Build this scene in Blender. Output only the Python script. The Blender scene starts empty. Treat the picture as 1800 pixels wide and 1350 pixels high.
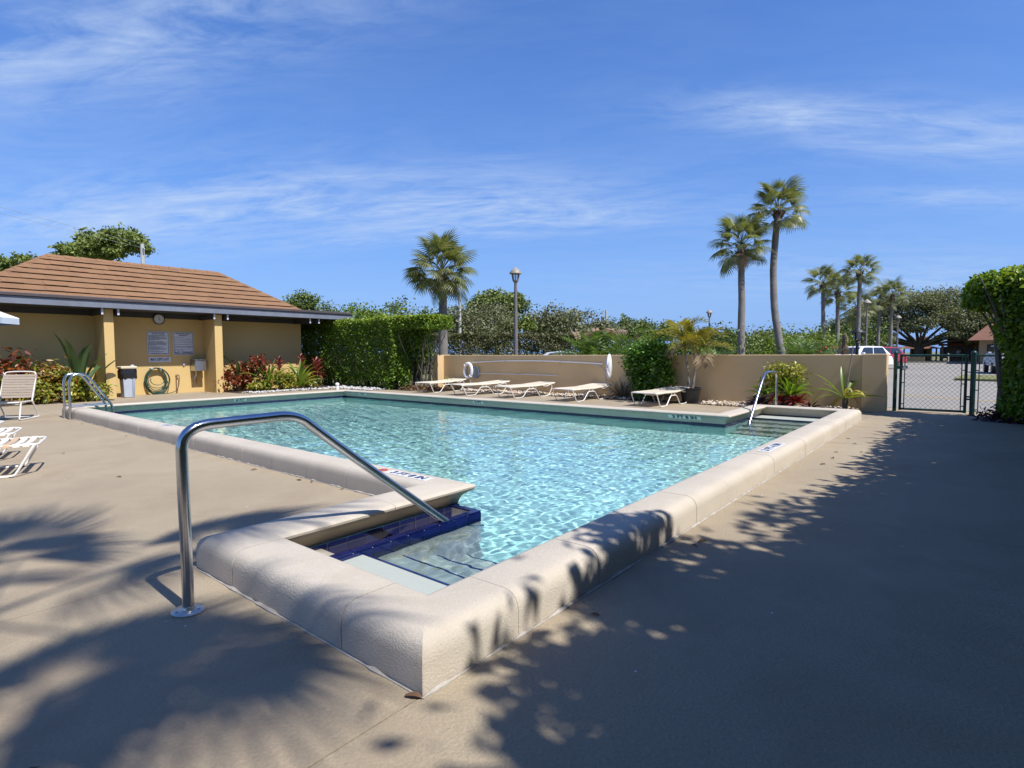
import bpy, math, random
import numpy as np
from mathutils import Vector, Matrix

random.seed(7)
RNG = np.random.default_rng(11)
SC = bpy.context.scene
COL = SC.collection
PI = math.pi
R = math.radians

# ------------------------------------------------------------------ camera
cam = bpy.data.cameras.new('camera')
camo = bpy.data.objects.new('camera', cam)
COL.objects.link(camo)
SC.camera = camo
cam.sensor_width = 36.0
cam.lens = 984.36 / 1800 * 36
cam.clip_start = 0.05
cam.clip_end = 2000
_f = Vector((-0.6322778, 0.77278576, -0.05501778))
_r = Vector((0.77409771, 0.63305221, -0.00419988))
_u = Vector((-0.03158352, 0.04524463, 0.99847654))
camo.matrix_world = Matrix(((_r.x, _u.x, -_f.x, 0), (_r.y, _u.y, -_f.y, 0), (_r.z, _u.z, -_f.z, 1.3), (0, 0, 0, 1)))

# ------------------------------------------------------------------ light
TO_SUN = Vector((1.0, -0.05, 1.4)).normalized()
SUN_EL = math.asin(TO_SUN.z)
SUN_AZ = math.atan2(TO_SUN.x, TO_SUN.y)          # clockwise from +Y
sun = bpy.data.lights.new('sun', 'SUN')
sun.energy = 4.6
sun.angle = R(0.7)
sun.color = (1.0, 0.985, 0.955)
suno = bpy.data.objects.new('sun', sun)
COL.objects.link(suno)
suno.rotation_euler = TO_SUN.to_track_quat('Z', 'Y').to_euler()
suno.location = (20, 2, 30)
sun.cycles.is_caustics_light = True

W = bpy.data.worlds.new('World')
SC.world = W
W.use_nodes = True
SKY_STRENGTH = 0.122


def build_world():
    nt = W.node_tree
    nt.nodes.clear()
    N = nt.nodes.new
    L = nt.links.new
    out = N('ShaderNodeOutputWorld')
    bg = N('ShaderNodeBackground')
    bg.inputs[1].default_value = SKY_STRENGTH
    sky = N('ShaderNodeTexSky')
    sky.sky_type = 'NISHITA'
    sky.sun_disc = False
    sky.sun_elevation = SUN_EL
    sky.sun_rotation = SUN_AZ
    sky.air_density = 1.0
    sky.dust_density = 0.25
    sky.ozone_density = 3.4
    sky.altitude = 0
    tc = N('ShaderNodeTexCoord')
    sep = N('ShaderNodeSeparateXYZ')
    L(tc.outputs['Generated'], sep.inputs[0])

    def m(op, a, b=None, clamp=False):
        n = N('ShaderNodeMath')
        n.operation = op
        n.use_clamp = clamp
        for i, x in enumerate((a, b)):
            if x is None:
                continue
            if isinstance(x, (int, float)):
                n.inputs[i].default_value = x
            else:
                L(x, n.inputs[i])
        return n.outputs[0]
    zz = m('ADD', m('MAXIMUM', sep.outputs[2], 0.0), 0.15)
    px = m('DIVIDE', sep.outputs[0], zz)
    py = m('DIVIDE', sep.outputs[1], zz)
    comb = N('ShaderNodeCombineXYZ')
    L(px, comb.inputs[0])
    L(py, comb.inputs[1])

    def noise(scale, rot, stretch, detail, dist, off=0.0, rough=0.6):
        mp = N('ShaderNodeMapping')
        mp.vector_type = 'TEXTURE'
        mp.inputs['Rotation'].default_value = (0, 0, R(rot))
        mp.inputs['Scale'].default_value = (1.0, 1.0 / stretch, 1)
        mp.inputs['Location'].default_value = (off, off * .7, 0)
        L(comb.outputs[0], mp.inputs[0])
        n = N('ShaderNodeTexNoise')
        n.inputs['Scale'].default_value = scale
        n.inputs['Detail'].default_value = detail
        n.inputs['Roughness'].default_value = rough
        n.inputs['Distortion'].default_value = dist
        L(mp.outputs[0], n.inputs['Vector'])
        return n.outputs[0]

    def blob(cx, cy, rx, ry, rot):
        dx = m('SUBTRACT', px, cx)
        dy = m('SUBTRACT', py, cy)
        c, s = math.cos(R(rot)), math.sin(R(rot))
        a = m('DIVIDE', m('ADD', m('MULTIPLY', dx, c), m('MULTIPLY', dy, s)), rx)
        b = m('DIVIDE', m('SUBTRACT', m('MULTIPLY', dy, c), m('MULTIPLY', dx, s)), ry)
        q = m('ADD', m('MULTIPLY', a, a), m('MULTIPLY', b, b))
        return m('POWER', 2.718, m('MULTIPLY', q, -1.0))
    # streaks of cirrus at the places where they hang in the sky, broken up by stretched noise
    bl = m('MULTIPLY', blob(-1.8, 0.36, 0.55, 0.20, 28), 0.7)
    for (cx, cy, rx, ry, rot, w) in ((-1.9, 1.40, 1.0, 0.26, 40, 0.9), (-1.75, 1.95, 0.9, 0.20, 30, 0.95),
                                     (-0.42, 1.82, 0.36, 0.09, 38, 1.0), (-0.02, 2.25, 0.5, 0.15, 35, 0.8),
                                     (-0.05, 2.75, 0.30, 0.10, 35, 0.8), (-1.2, 0.62, 0.5, 0.16, 25, 0.6),
                                     (-0.3, 3.9, 1.4, 0.5, 30, 0.5), (-2.9, 0.75, 0.8, 0.4, 30, 0.75)):
        bl = m('ADD', bl, m('MULTIPLY', blob(cx, cy, rx, ry, rot), w))
    n1 = noise(1.3, 30, 2.6, 12, 1.3, 1.3, 0.64)
    n2 = noise(3.4, 34, 3.0, 12, 1.4, 5.0, 0.64)
    nn = m('ADD', m('MULTIPLY', n1, 0.62), m('MULTIPLY', n2, 0.38))
    lo = m('MULTIPLY', m('SUBTRACT', nn, 0.37), 2.9, True)
    lo2 = m('MULTIPLY', m('SUBTRACT', nn, 0.42), 1.6, True)
    den = m('ADD', m('MULTIPLY', m('MULTIPLY', bl, lo), 0.95), m('MULTIPLY', lo2, 0.13), True)
    den = m('MINIMUM', den, 0.72)
    # thin haze low over the horizon
    hz = m('POWER', 2.718, m('MULTIPLY', m('MAXIMUM', sep.outputs[2], 0.0), -2.6))
    mix = N('ShaderNodeMixRGB')
    L(den, mix.inputs[0])
    # a slightly deeper sky: the air that day was clear
    hs = N('ShaderNodeHueSaturation')
    hs.inputs['Saturation'].default_value = 1.3
    hs.inputs['Hue'].default_value = 0.516
    hs.inputs['Value'].default_value = 1.0
    L(sky.outputs[0], hs.inputs['Color'])
    hm = N('ShaderNodeMixRGB')
    L(m('MULTIPLY', hz, 0.97), hm.inputs[0])
    L(hs.outputs[0], hm.inputs[1])
    hm.inputs[2].default_value = (1.2, 2.35, 5.1, 1)
    L(hm.outputs[0], mix.inputs[1])
    mix.inputs[2].default_value = (3.3, 4.1, 5.5, 1)
    L(mix.outputs[0], bg.inputs[0])
    L(bg.outputs[0], out.inputs[0])


build_world()
SC.view_settings.view_transform = 'Standard'
SC.view_settings.look = 'None'
SC.view_settings.exposure = 0.5
SC.view_settings.gamma = 1.0
SC.view_settings.use_curve_mapping = False
SC.cycles.use_denoising = True
SC.cycles.max_bounces = 10
SC.cycles.transparent_max_bounces = 24
SC.cycles.caustics_reflective = False
SC.cycles.caustics_refractive = True
SC.cycles.sample_clamp_indirect = 6.0


# ------------------------------------------------------------------ materials
def new_mat(name):
    mt = bpy.data.materials.new(name)
    mt.use_nodes = True
    nt = mt.node_tree
    nt.nodes.clear()
    return mt, nt, nt.nodes.new, nt.links.new


def ramp(N, L, fac, stops):
    r = N('ShaderNodeValToRGB')
    e = r.color_ramp.elements
    while len(e) < len(stops):
        e.new(0.5)
    for i, (p, c) in enumerate(stops):
        e[i].position = p
        e[i].color = (c[0], c[1], c[2], 1)
    L(fac, r.inputs[0])
    return r.outputs[0]


def tnoise(N, L, vec, scale, detail=5, rough=0.55, dist=0.0):
    n = N('ShaderNodeTexNoise')
    n.inputs['Scale'].default_value = scale
    n.inputs['Detail'].default_value = detail
    n.inputs['Roughness'].default_value = rough
    n.inputs['Distortion'].default_value = dist
    if vec is not None:
        L(vec, n.inputs['Vector'])
    return n.outputs['Fac']


def mixc(N, L, fac, a, b, mode='MIX'):
    n = N('ShaderNodeMixRGB')
    n.blend_type = mode
    for i, x in ((0, fac), (1, a), (2, b)):
        if isinstance(x, (int, float)):
            n.inputs[i].default_value = x
        elif isinstance(x, (tuple, list)):
            n.inputs[i].default_value = (x[0], x[1], x[2], 1)
        else:
            L(x, n.inputs[i])
    return n.outputs[0]


def mul(c, k):
    return tuple(min(1, x * k) for x in c)


def pm(name, col, rough=0.6, var=0.14, scale=4.0, fine=60.0, fvar=0.08, bump=0.0, bscale=80.0, metal=0.0, spec=0.4,
       stain=None, stain_amt=0.0, stain_scale=1.2, obj_rand=0.0, specks=None, world=False):
    """general procedural surface: broad and fine colour variation, stains of their own shape, bump"""
    mt, nt, N, L = new_mat(name)
    out = N('ShaderNodeOutputMaterial')
    b = N('ShaderNodeBsdfPrincipled')
    if world:
        vec = N('ShaderNodeNewGeometry').outputs['Position']
    else:
        vec = N('ShaderNodeTexCoord').outputs['Object']
    n1 = tnoise(N, L, vec, scale, 6, 0.6)
    c = ramp(N, L, n1, [(0.25, mul(col, 1 - var)), (0.75, mul(col, 1 + var))])
    if fvar:
        n2 = tnoise(N, L, vec, fine, 3, 0.6)
        g = ramp(N, L, n2, [(0.3, (1 - fvar,) * 3), (0.7, (1.0,) * 3)])
        c = mixc(N, L, 1.0, c, g, 'MULTIPLY')
    if stain is not None:
        n3 = tnoise(N, L, vec, stain_scale, 7, 0.65, 0.4)
        fac = ramp(N, L, n3, [(0.46, (0, 0, 0)), (0.68, (stain_amt,) * 3)])
        c = mixc(N, L, fac, c, stain)
    if specks is not None:
        v = N('ShaderNodeTexVoronoi')
        v.inputs['Scale'].default_value = specks[1]
        v.inputs['Randomness'].default_value = 1.0
        L(vec, v.inputs['Vector'])
        fac = ramp(N, L, v.outputs['Distance'], [(specks[2] * 0.7, (1, 1, 1)), (specks[2], (0, 0, 0))])
        wn = N('ShaderNodeSeparateColor')
        L(v.outputs['Color'], wn.inputs[0])
        gate = N('ShaderNodeMath')
        gate.operation = 'GREATER_THAN'
        gate.inputs[1].default_value = 0.72
        L(wn.outputs[0], gate.inputs[0])
        fac = mixc(N, L, 1.0, fac, gate.outputs[0], 'MULTIPLY')
        c = mixc(N, L, fac, c, specks[0])
    if obj_rand:
        oi = N('ShaderNodeObjectInfo')
        g = ramp(N, L, oi.outputs['Random'], [(0, (1 - obj_rand,) * 3), (1, (1 + obj_rand * 0.3,) * 3)])
        c = mixc(N, L, 1.0, c, g, 'MULTIPLY')
    L(c, b.inputs['Base Color'])
    b.inputs['Roughness'].default_value = rough
    b.inputs['Metallic'].default_value = metal
    b.inputs['Specular IOR Level'].default_value = spec
    if bump:
        n4 = tnoise(N, L, vec, bscale, 6, 0.65)
        bp = N('ShaderNodeBump')
        bp.inputs['Strength'].default_value = bump
        bp.inputs['Distance'].default_value = 0.01
        L(n4, bp.inputs['Height'])
        L(bp.outputs[0], b.inputs['Normal'])
    L(b.outputs[0], out.inputs[0])
    return mt


def leafm(name, cols, rough=0.45, trans=0.3, spec=0.5):
    """foliage: one of several colours per leaf, a little light through the blade"""
    mt, nt, N, L = new_mat(name)
    out = N('ShaderNodeOutputMaterial')
    g = N('ShaderNodeNewGeometry')
    st = [(i / max(1, len(cols) - 1), c) for i, c in enumerate(cols)]
    c = ramp(N, L, g.outputs['Random Per Island'], st)
    vec = N('ShaderNodeTexCoord').outputs['Object']
    n = tnoise(N, L, vec, 1.3, 3)
    gg = ramp(N, L, n, [(0.3, (0.72,) * 3), (0.7, (1.0,) * 3)])
    c = mixc(N, L, 1.0, c, gg, 'MULTIPLY')
    b = N('ShaderNodeBsdfPrincipled')
    L(c, b.inputs['Base Color'])
    b.inputs['Roughness'].default_value = rough
    b.inputs['Specular IOR Level'].default_value = spec
    t = N('ShaderNodeBsdfTranslucent')
    tcol = mixc(N, L, 1.0, c, (1.15, 1.2, 0.6), 'MULTIPLY')
    L(tcol, t.inputs[0])
    mx = N('ShaderNodeMixShader')
    mx.inputs[0].default_value = trans
    L(b.outputs[0], mx.inputs[1])
    L(t.outputs[0], mx.inputs[2])
    L(mx.outputs[0], out.inputs[0])
    return mt


M = {}
M['deck'] = pm('deck_concrete', (0.375, 0.302, 0.205), 0.82, 0.15, 0.45, 90, 0.22, 0.8, 55, stain=(0.265, 0.20, 0.135), stain_amt=0.75,
               stain_scale=0.9, specks=((0.7, 0.7, 0.7), 7.0, 0.045), world=True, spec=0.25)
M['joint'] = pm('joint_filler', (0.20, 0.165, 0.13), 0.9)
M['coping'] = pm('coping_plaster', (0.53, 0.462, 0.37), 0.78, 0.07, 1.1, 110, 0.12, 0.55, 100, stain=(0.42, 0.355, 0.275), stain_amt=0.5,
                 stain_scale=2.3, world=True, spec=0.3, specks=((0.26, 0.22, 0.17), 38.0, 0.11))
M['mortar'] = pm('mortar', (0.44, 0.385, 0.315), 0.9, 0.2, 9, 90, 0.2, 0.4, 60, world=True)
M['caulk'] = pm('caulk_bead', (0.40, 0.36, 0.31), 0.7, 0.25, 12, 80, 0.2, 0.5, 60, world=True)
M['stucco'] = pm('tan_stucco', (0.65, 0.46, 0.245), 0.9, 0.05, 0.8, 120, 0.08, 0.5, 90, stain=(0.56, 0.39, 0.21), stain_amt=0.5,
                 stain_scale=0.7, world=True, spec=0.15)
M['stucco_house'] = pm('yellow_tan_stucco', (0.61, 0.425, 0.175), 0.9, 0.05, 0.8, 120, 0.08, 0.5, 90, stain=(0.52, 0.38, 0.2), stain_amt=0.3,
                       stain_scale=0.8, world=True, spec=0.15)
M['fascia'] = pm('grey_painted_wood', (0.165, 0.18, 0.22), 0.6, 0.16, 3, 50, 0.12, 0.25, 40, world=True)
M['gutter'] = pm('brown_metal_edge', (0.075, 0.06, 0.06), 0.5, 0.12, 3)
M['soffit'] = pm('shaded_soffit', (0.05, 0.048, 0.05), 0.75, 0.15, 2)  # near-black tone paints in the shade under the eaves
M['bracket'] = pm('pale_grey_paint', (0.50, 0.51, 0.55), 0.6, 0.1, 6)
M['shingle'] = pm('terracotta_shingle', (0.275, 0.152, 0.080), 0.88, 0.10, 2.0, 70, 0.22, 0.5, 60, stain=(0.17, 0.10, 0.07), stain_amt=0.5,
                  stain_scale=3.5, obj_rand=0.07, world=True, spec=0.15)
M['steel'] = pm('polished_steel', (0.55, 0.55, 0.56), 0.2, 0.08, 6, 60, 0.05, 0.05, 40, metal=1.0)
M['steel_dull'] = pm('brushed_steel', (0.50, 0.50, 0.52), 0.33, 0.12, 8, 90, 0.1, 0.05, 90, metal=1.0)
M['brass'] = pm('pale_metal_flange', (0.62, 0.58, 0.50), 0.32, 0.18, 20, 90, 0.1, 0.1, 60, metal=0.9)
M['white_tube'] = pm('white_enamel', (0.74, 0.71, 0.65), 0.35, 0.05, 6)
M['strap_cream'] = pm('cream_vinyl_strap', (0.76, 0.66, 0.50), 0.5, 0.08, 5, obj_rand=0.10)
M['strap_white'] = pm('white_vinyl_strap', (0.76, 0.70, 0.60), 0.45, 0.06, 5, obj_rand=0.06)
M['strap_tan'] = pm('tan_vinyl_strap', (0.60, 0.42, 0.27), 0.5, 0.08, 5, obj_rand=0.08)
M['strap_brown'] = pm('taupe_vinyl_strap', (0.36, 0.29, 0.23), 0.55, 0.08, 5, obj_rand=0.08)
M['glide'] = pm('rubber_glide', (0.05, 0.05, 0.05), 0.7)
M['plaster'] = pm('pool_plaster', (0.52, 0.79, 0.70), 0.8, 0.06, 0.6, 40, 0.06, world=True)
M['step_plaster'] = pm('white_step_plaster', (0.40, 0.42, 0.36), 0.55, 0.07, 2.0, 70, 0.06, 0.15, 60, world=True)
M['gutter_plaster'] = pm('gutter_plaster', (0.45, 0.40, 0.33), 0.7, 0.25, 5, 60, 0.2, stain=(0.3, 0.22, 0.1), stain_amt=0.6, stain_scale=4, world=True)
M['tile_blue'] = pm('cobalt_tile', (0.006, 0.012, 0.085), 0.12, 0.35, 7, 60, 0.1, obj_rand=0.35, spec=0.6)
M['grout'] = pm('pale_grout', (0.55, 0.54, 0.52), 0.85, 0.2, 20)
M['black'] = pm('black_paint', (0.02, 0.02, 0.022), 0.5, 0.2, 10)
M['black_print'] = pm('black_print', (0.025, 0.025, 0.03), 0.55, 0.1, 10)
M['navy_print'] = pm('navy_print', (0.03, 0.04, 0.10), 0.5, 0.1, 10)
M['red_print'] = pm('red_print', (0.5, 0.05, 0.04), 0.5, 0.1, 10)
M['marker_tile'] = pm('white_marker_tile', (0.70, 0.68, 0.66), 0.35, 0.06, 20, spec=0.5)
M['sign_white'] = pm('sign_face', (0.62, 0.63, 0.66), 0.4, 0.05, 5)
M['sign_edge'] = pm('sign_border', (0.12, 0.15, 0.22), 0.5, 0.1, 5)
M['hose'] = pm('green_hose_rubber', (0.03, 0.085, 0.065), 0.4, 0.25, 8, obj_rand=0.2)
M['copper'] = pm('copper_pipe', (0.32, 0.14, 0.08), 0.5, 0.2, 12, metal=0.4)
M['grey_plastic'] = pm('grey_plastic', (0.42, 0.45, 0.50), 0.5, 0.05, 5)
M['bag'] = pm('dark_bin_bag', (0.018, 0.018, 0.02), 0.3, 0.3, 14, bump=0.8, bscale=20)
M['cream_plastic'] = pm('cream_plastic', (0.55, 0.48, 0.33), 0.5, 0.08, 5)
M['asphalt'] = pm('sunbleached_asphalt', (0.29, 0.262, 0.222), 0.9, 0.10, 0.15, 40, 0.15, 0.3, 40, stain=(0.2, 0.195, 0.19), stain_amt=0.4, stain_scale=0.25, world=True)
M['lawn'] = pm('dry_lawn', (0.16, 0.17, 0.055), 0.95, 0.3, 0.6, 12, 0.3, 0.6, 30, stain=(0.27, 0.22, 0.10), stain_amt=0.7, stain_scale=0.8, world=True)
M['yellow_paint'] = pm('yellow_road_paint', (0.55, 0.36, 0.08), 0.8, 0.2, 3, 30, 0.2, world=True)
M['kerb'] = pm('kerb_concrete', (0.45, 0.43, 0.40), 0.9, 0.15, 2)
M['soil'] = pm('bed_mulch', (0.075, 0.052, 0.035), 0.95, 0.4, 6, 40, 0.4, 0.8, 40, world=True)
M['stone_beige'] = pm('beige_pebble', (0.55, 0.45, 0.33), 0.8, 0.3, 9, 60, 0.2)
M['stone_white'] = pm('white_pebble', (0.60, 0.57, 0.53), 0.8, 0.3, 9, 60, 0.2)
M['fence_green'] = pm('green_vinyl_coating', (0.008, 0.042, 0.034), 0.4, 0.15, 6)
M['wire_green'] = pm('dark_wire', (0.013, 0.02, 0.018), 0.5, 0.1, 6)
M['bark_palm'] = pm('palm_bark', (0.24, 0.215, 0.19), 0.95, 0.25, 3, 26, 0.4, 0.8, 22)
M['boot_brown'] = pm('palm_leaf_bases', (0.16, 0.09, 0.05), 0.95, 0.4, 6, 30, 0.4, 0.8, 22)
M['bark'] = pm('tree_bark', (0.12, 0.10, 0.08), 0.95, 0.3, 4, 30, 0.4, 0.8, 26)
M['bark_pale'] = pm('pale_branch_bark', (0.26, 0.21, 0.16), 0.9, 0.3, 4, 30, 0.3, 0.6, 26)
M['frond'] = leafm('sabal_frond', [(0.15, 0.175, 0.05), (0.19, 0.21, 0.07), (0.24, 0.245, 0.095), (0.32, 0.30, 0.15)], 0.4, 0.42)
M['frond_dry'] = leafm('dry_frond', [(0.28, 0.19, 0.10), (0.36, 0.26, 0.15)], 0.7, 0.2)
M['frond_pink'] = leafm('bleached_flower_frond', [(0.42, 0.28, 0.2), (0.36, 0.24, 0.15), (0.5, 0.36, 0.27)], 0.7, 0.25)
M['frond_yellow'] = leafm('yellowed_palm_frond', [(0.42, 0.30, 0.03), (0.30, 0.27, 0.03), (0.20, 0.22, 0.03), (0.45, 0.34, 0.05)], 0.45, 0.35)
M['frond_green'] = leafm('green_feather_frond', [(0.09, 0.16, 0.03), (0.14, 0.22, 0.05), (0.20, 0.27, 0.09)], 0.4, 0.35)
M['hedge'] = leafm('ficus_leaf', [(0.07, 0.145, 0.012), (0.12, 0.22, 0.016), (0.19, 0.30, 0.022), (0.30, 0.42, 0.04)], 0.4, 0.38)
M['sunlit_rim'] = leafm('hedge_sunlit_rim', [(0.30, 0.38, 0.04), (0.42, 0.48, 0.06), (0.24, 0.34, 0.03)], 0.42, 0.4)  # lime leaf colour that paints sunlight onto the hedge rims
M['hedge_dark'] = leafm('dark_hedge_leaf', [(0.05, 0.065, 0.015), (0.09, 0.10, 0.025), (0.15, 0.14, 0.05), (0.21, 0.18, 0.08)], 0.5, 0.2)
M['bush'] = leafm('glossy_bush_leaf', [(0.06, 0.15, 0.012), (0.10, 0.23, 0.02), (0.18, 0.33, 0.03)], 0.35, 0.35)
M['tree_green'] = leafm('broadleaf', [(0.085, 0.125, 0.025), (0.13, 0.18, 0.035), (0.20, 0.245, 0.05)], 0.55, 0.25)
M['tree_lime'] = leafm('light_broadleaf', [(0.10, 0.155, 0.015), (0.16, 0.23, 0.02), (0.25, 0.32, 0.035)], 0.5, 0.3)
M['tree_grey'] = leafm('grey_green_leaf', [(0.13, 0.145, 0.065), (0.18, 0.19, 0.09), (0.25, 0.245, 0.12)], 0.6, 0.2)
M['pine'] = leafm('pine_needles', [(0.13, 0.18, 0.03), (0.19, 0.24, 0.045), (0.25, 0.28, 0.065)], 0.6, 0.2)
M['oak'] = leafm('oak_leaf', [(0.17, 0.185, 0.085), (0.23, 0.24, 0.115), (0.30, 0.30, 0.16)], 0.6, 0.35)
M['twig_grey'] = pm('bare_twig', (0.22, 0.20, 0.18), 0.9)
M['croton_red'] = leafm('croton_red_leaf', [(0.10, 0.012, 0.008), (0.20, 0.035, 0.012), (0.34, 0.10, 0.02), (0.09, 0.02, 0.015)], 0.35, 0.25)
M['croton_orange'] = leafm('croton_orange_leaf', [(0.42, 0.16, 0.03), (0.40, 0.26, 0.04), (0.22, 0.26, 0.03), (0.30, 0.06, 0.02)], 0.35, 0.25)
M['croton_yellow'] = leafm('croton_yellow_leaf', [(0.16, 0.22, 0.02), (0.36, 0.36, 0.04), (0.12, 0.19, 0.02), (0.50, 0.42, 0.06), (0.30, 0.12, 0.03)], 0.35, 0.3)
M['gold_leaf'] = leafm('gold_dust_leaf', [(0.40, 0.36, 0.03), (0.25, 0.29, 0.025), (0.52, 0.45, 0.06)], 0.35, 0.3)
M['ti_red'] = leafm('ti_plant_leaf', [(0.11, 0.025, 0.03), (0.30, 0.06, 0.06), (0.40, 0.16, 0.09), (0.20, 0.05, 0.04)], 0.4, 0.25)
M['strap_leaf'] = leafm('strap_leaf', [(0.14, 0.22, 0.025), (0.22, 0.30, 0.03), (0.32, 0.36, 0.05)], 0.4, 0.35)
M['strap_leaf_y'] = leafm('yellowing_strap_leaf', [(0.55, 0.44, 0.08), (0.48, 0.38, 0.05)], 0.45, 0.3)
M['bird_leaf'] = leafm('bird_of_paradise_leaf', [(0.07, 0.13, 0.045), (0.11, 0.18, 0.065), (0.16, 0.24, 0.10)], 0.35, 0.3)
M['brom'] = leafm('bromeliad_leaf', [(0.13, 0.26, 0.02), (0.22, 0.36, 0.03), (0.10, 0.20, 0.02)], 0.35, 0.35)
M['brom_red'] = leafm('bromeliad_red_leaf', [(0.32, 0.02, 0.015), (0.24, 0.015, 0.02), (0.42, 0.06, 0.03)], 0.35, 0.3)
M['purple'] = leafm('purple_ground_leaf', [(0.05, 0.02, 0.035), (0.10, 0.04, 0.06), (0.14, 0.07, 0.07)], 0.4, 0.2)
M['dry_grass'] = leafm('dry_grass_blade', [(0.20, 0.15, 0.08), (0.13, 0.10, 0.05), (0.28, 0.22, 0.13)], 0.7, 0.2)
M['fern'] = leafm('fern_leaf', [(0.22, 0.28, 0.03), (0.32, 0.36, 0.05), (0.15, 0.2, 0.03)], 0.5, 0.35)
M['dead_leaf'] = leafm('dead_leaf', [(0.22, 0.11, 0.05), (0.12, 0.06, 0.03), (0.30, 0.20, 0.06)], 0.7, 0.1)
M['pot'] = pm('black_nursery_pot', (0.022, 0.022, 0.024), 0.45, 0.2, 6)
M['lamp_pole'] = pm('lamp_pole_paint', (0.17, 0.145, 0.14), 0.6, 0.15, 4)
M['lamp_cap'] = pm('lamp_cap_metal', (0.30, 0.27, 0.22), 0.5, 0.15, 6)
M['pole_white'] = pm('weathered_pole', (0.42, 0.42, 0.42), 0.8, 0.15, 5)
M['ring_white'] = pm('white_life_ring', (0.74, 0.74, 0.75), 0.45, 0.05, 6)
M['net'] = pm('grey_net', (0.26, 0.26, 0.26), 0.8, 0.1, 40)
M['net_rim'] = pm('blue_grey_rim', (0.12, 0.16, 0.21), 0.5)
M['alu'] = pm('aluminium_pole', (0.58, 0.59, 0.62), 0.4, 0.06, 4, metal=0.5)
M['cloth'] = pm('white_net_cloth', (0.72, 0.72, 0.73), 0.8, 0.1, 14)
M['glass_dark'] = pm('dark_car_glass', (0.02, 0.025, 0.03), 0.05, 0.1, 3, spec=0.8)
M['tyre'] = pm('tyre_rubber', (0.025, 0.025, 0.025), 0.8)
M['rim'] = pm('alloy_rim', (0.5, 0.5, 0.52), 0.3, metal=0.8)
M['lamp_red'] = pm('red_tail_light', (0.35, 0.01, 0.01), 0.2)
M['lamp_clear'] = pm('clear_head_light', (0.7, 0.7, 0.72), 0.15)
M['brown_roof'] = pm('brown_shingle_roof', (0.19, 0.085, 0.05), 0.9, 0.2, 0.6, 6, 0.3, world=True)
M['far_wall'] = pm('far_tan_wall', (0.34, 0.26, 0.17), 0.9, 0.1, 0.5, world=True)
M['dark_open'] = pm('dark_window_glass', (0.015, 0.014, 0.013), 0.3)
M['timber'] = pm('brown_timber', (0.10, 0.055, 0.035), 0.8)
M['skin'] = pm('skin', (0.42, 0.24, 0.17), 0.6)
M['shirt'] = pm('white_shirt', (0.78, 0.78, 0.78), 0.8, 0.05, 8)
M['shorts'] = pm('dark_shorts', (0.02, 0.022, 0.03), 0.8)
M['hair'] = pm('brown_hair', (0.10, 0.06, 0.04), 0.8)
M['umb'] = pm('pale_umbrella_canvas', (0.62, 0.65, 0.70), 0.85, 0.08, 6)
M['umb_blue'] = pm('blue_umbrella_canvas', (0.08, 0.17, 0.42), 0.85, 0.08, 6)


def paint(name, col):
    return pm(name, col, 0.22, 0.03, 1.0, fvar=0.0, spec=0.6)


def lamp_glass():
    mt, nt, N, L = new_mat('lantern_glass')
    out = N('ShaderNodeOutputMaterial')
    b = N('ShaderNodeBsdfGlossy')
    b.inputs['Roughness'].default_value = 0.1
    t = N('ShaderNodeBsdfTransparent')
    t.inputs[0].default_value = (0.85, 0.86, 0.88, 1)
    fr = N('ShaderNodeFresnel')
    n = tnoise(N, L, N('ShaderNodeTexCoord').outputs['Object'], 8)
    fr.inputs['IOR'].default_value = 1.6
    mx = N('ShaderNodeMixShader')
    L(fr.outputs[0], mx.inputs[0])
    L(t.outputs[0], mx.inputs[1])
    L(b.outputs[0], mx.inputs[2])
    L(mx.outputs[0], out.inputs[0])
    return mt


M['lantern_glass'] = lamp_glass()


def coping_mat_rough():
    return M['coping']


def tile_band():
    """navy waterline tile: too thin to pick apart across the pool"""
    mt, nt, N, L = new_mat('navy_waterline_tile')
    out = N('ShaderNodeOutputMaterial')
    b = N('ShaderNodeBsdfPrincipled')
    g = N('ShaderNodeNewGeometry')
    sp = N('ShaderNodeSeparateXYZ')
    L(g.outputs['Position'], sp.inputs[0])
    ad = N('ShaderNodeMath')
    L(sp.outputs[0], ad.inputs[0])
    L(sp.outputs[1], ad.inputs[1])
    cb = N('ShaderNodeCombineXYZ')
    L(ad.outputs[0], cb.inputs[0])
    L(sp.outputs[2], cb.inputs[1])
    br = N('ShaderNodeTexBrick')
    br.offset = 0.0
    br.inputs['Color1'].default_value = (0.006, 0.008, 0.04, 1)
    br.inputs['Color2'].default_value = (0.010, 0.013, 0.06, 1)
    br.inputs['Mortar'].default_value = (0.035, 0.04, 0.06, 1)
    br.inputs['Scale'].default_value = 1.0
    br.inputs['Mortar Size'].default_value = 0.004
    br.inputs['Brick Width'].default_value = 0.153
    br.inputs['Row Height'].default_value = 0.153
    L(cb.outputs[0], br.inputs['Vector'])
    L(br.outputs['Color'], b.inputs['Base Color'])
    b.inputs['Roughness'].default_value = 0.15
    L(b.outputs[0], out.inputs[0])
    return mt


M['tile_band'] = tile_band()


def water_mat():
    """clear rippled water; the ripples themselves are modelled in the sheet"""
    mt, nt, N, L = new_mat('pool_water')
    out = N('ShaderNodeOutputMaterial')
    vec = N('ShaderNodeNewGeometry').outputs['Position']
    gl = N('ShaderNodeBsdfGlass')
    gl.inputs['IOR'].default_value = 1.33
    gl.inputs['Roughness'].default_value = 0.0
    c = ramp(N, L, tnoise(N, L, vec, 1.5, 2), [(0.3, (0.86, 0.97, 1.0)), (0.7, (0.90, 0.985, 1.0))])
    L(c, gl.inputs['Color'])
    L(gl.outputs[0], out.inputs[0])
    return mt


M['water'] = water_mat()


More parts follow.
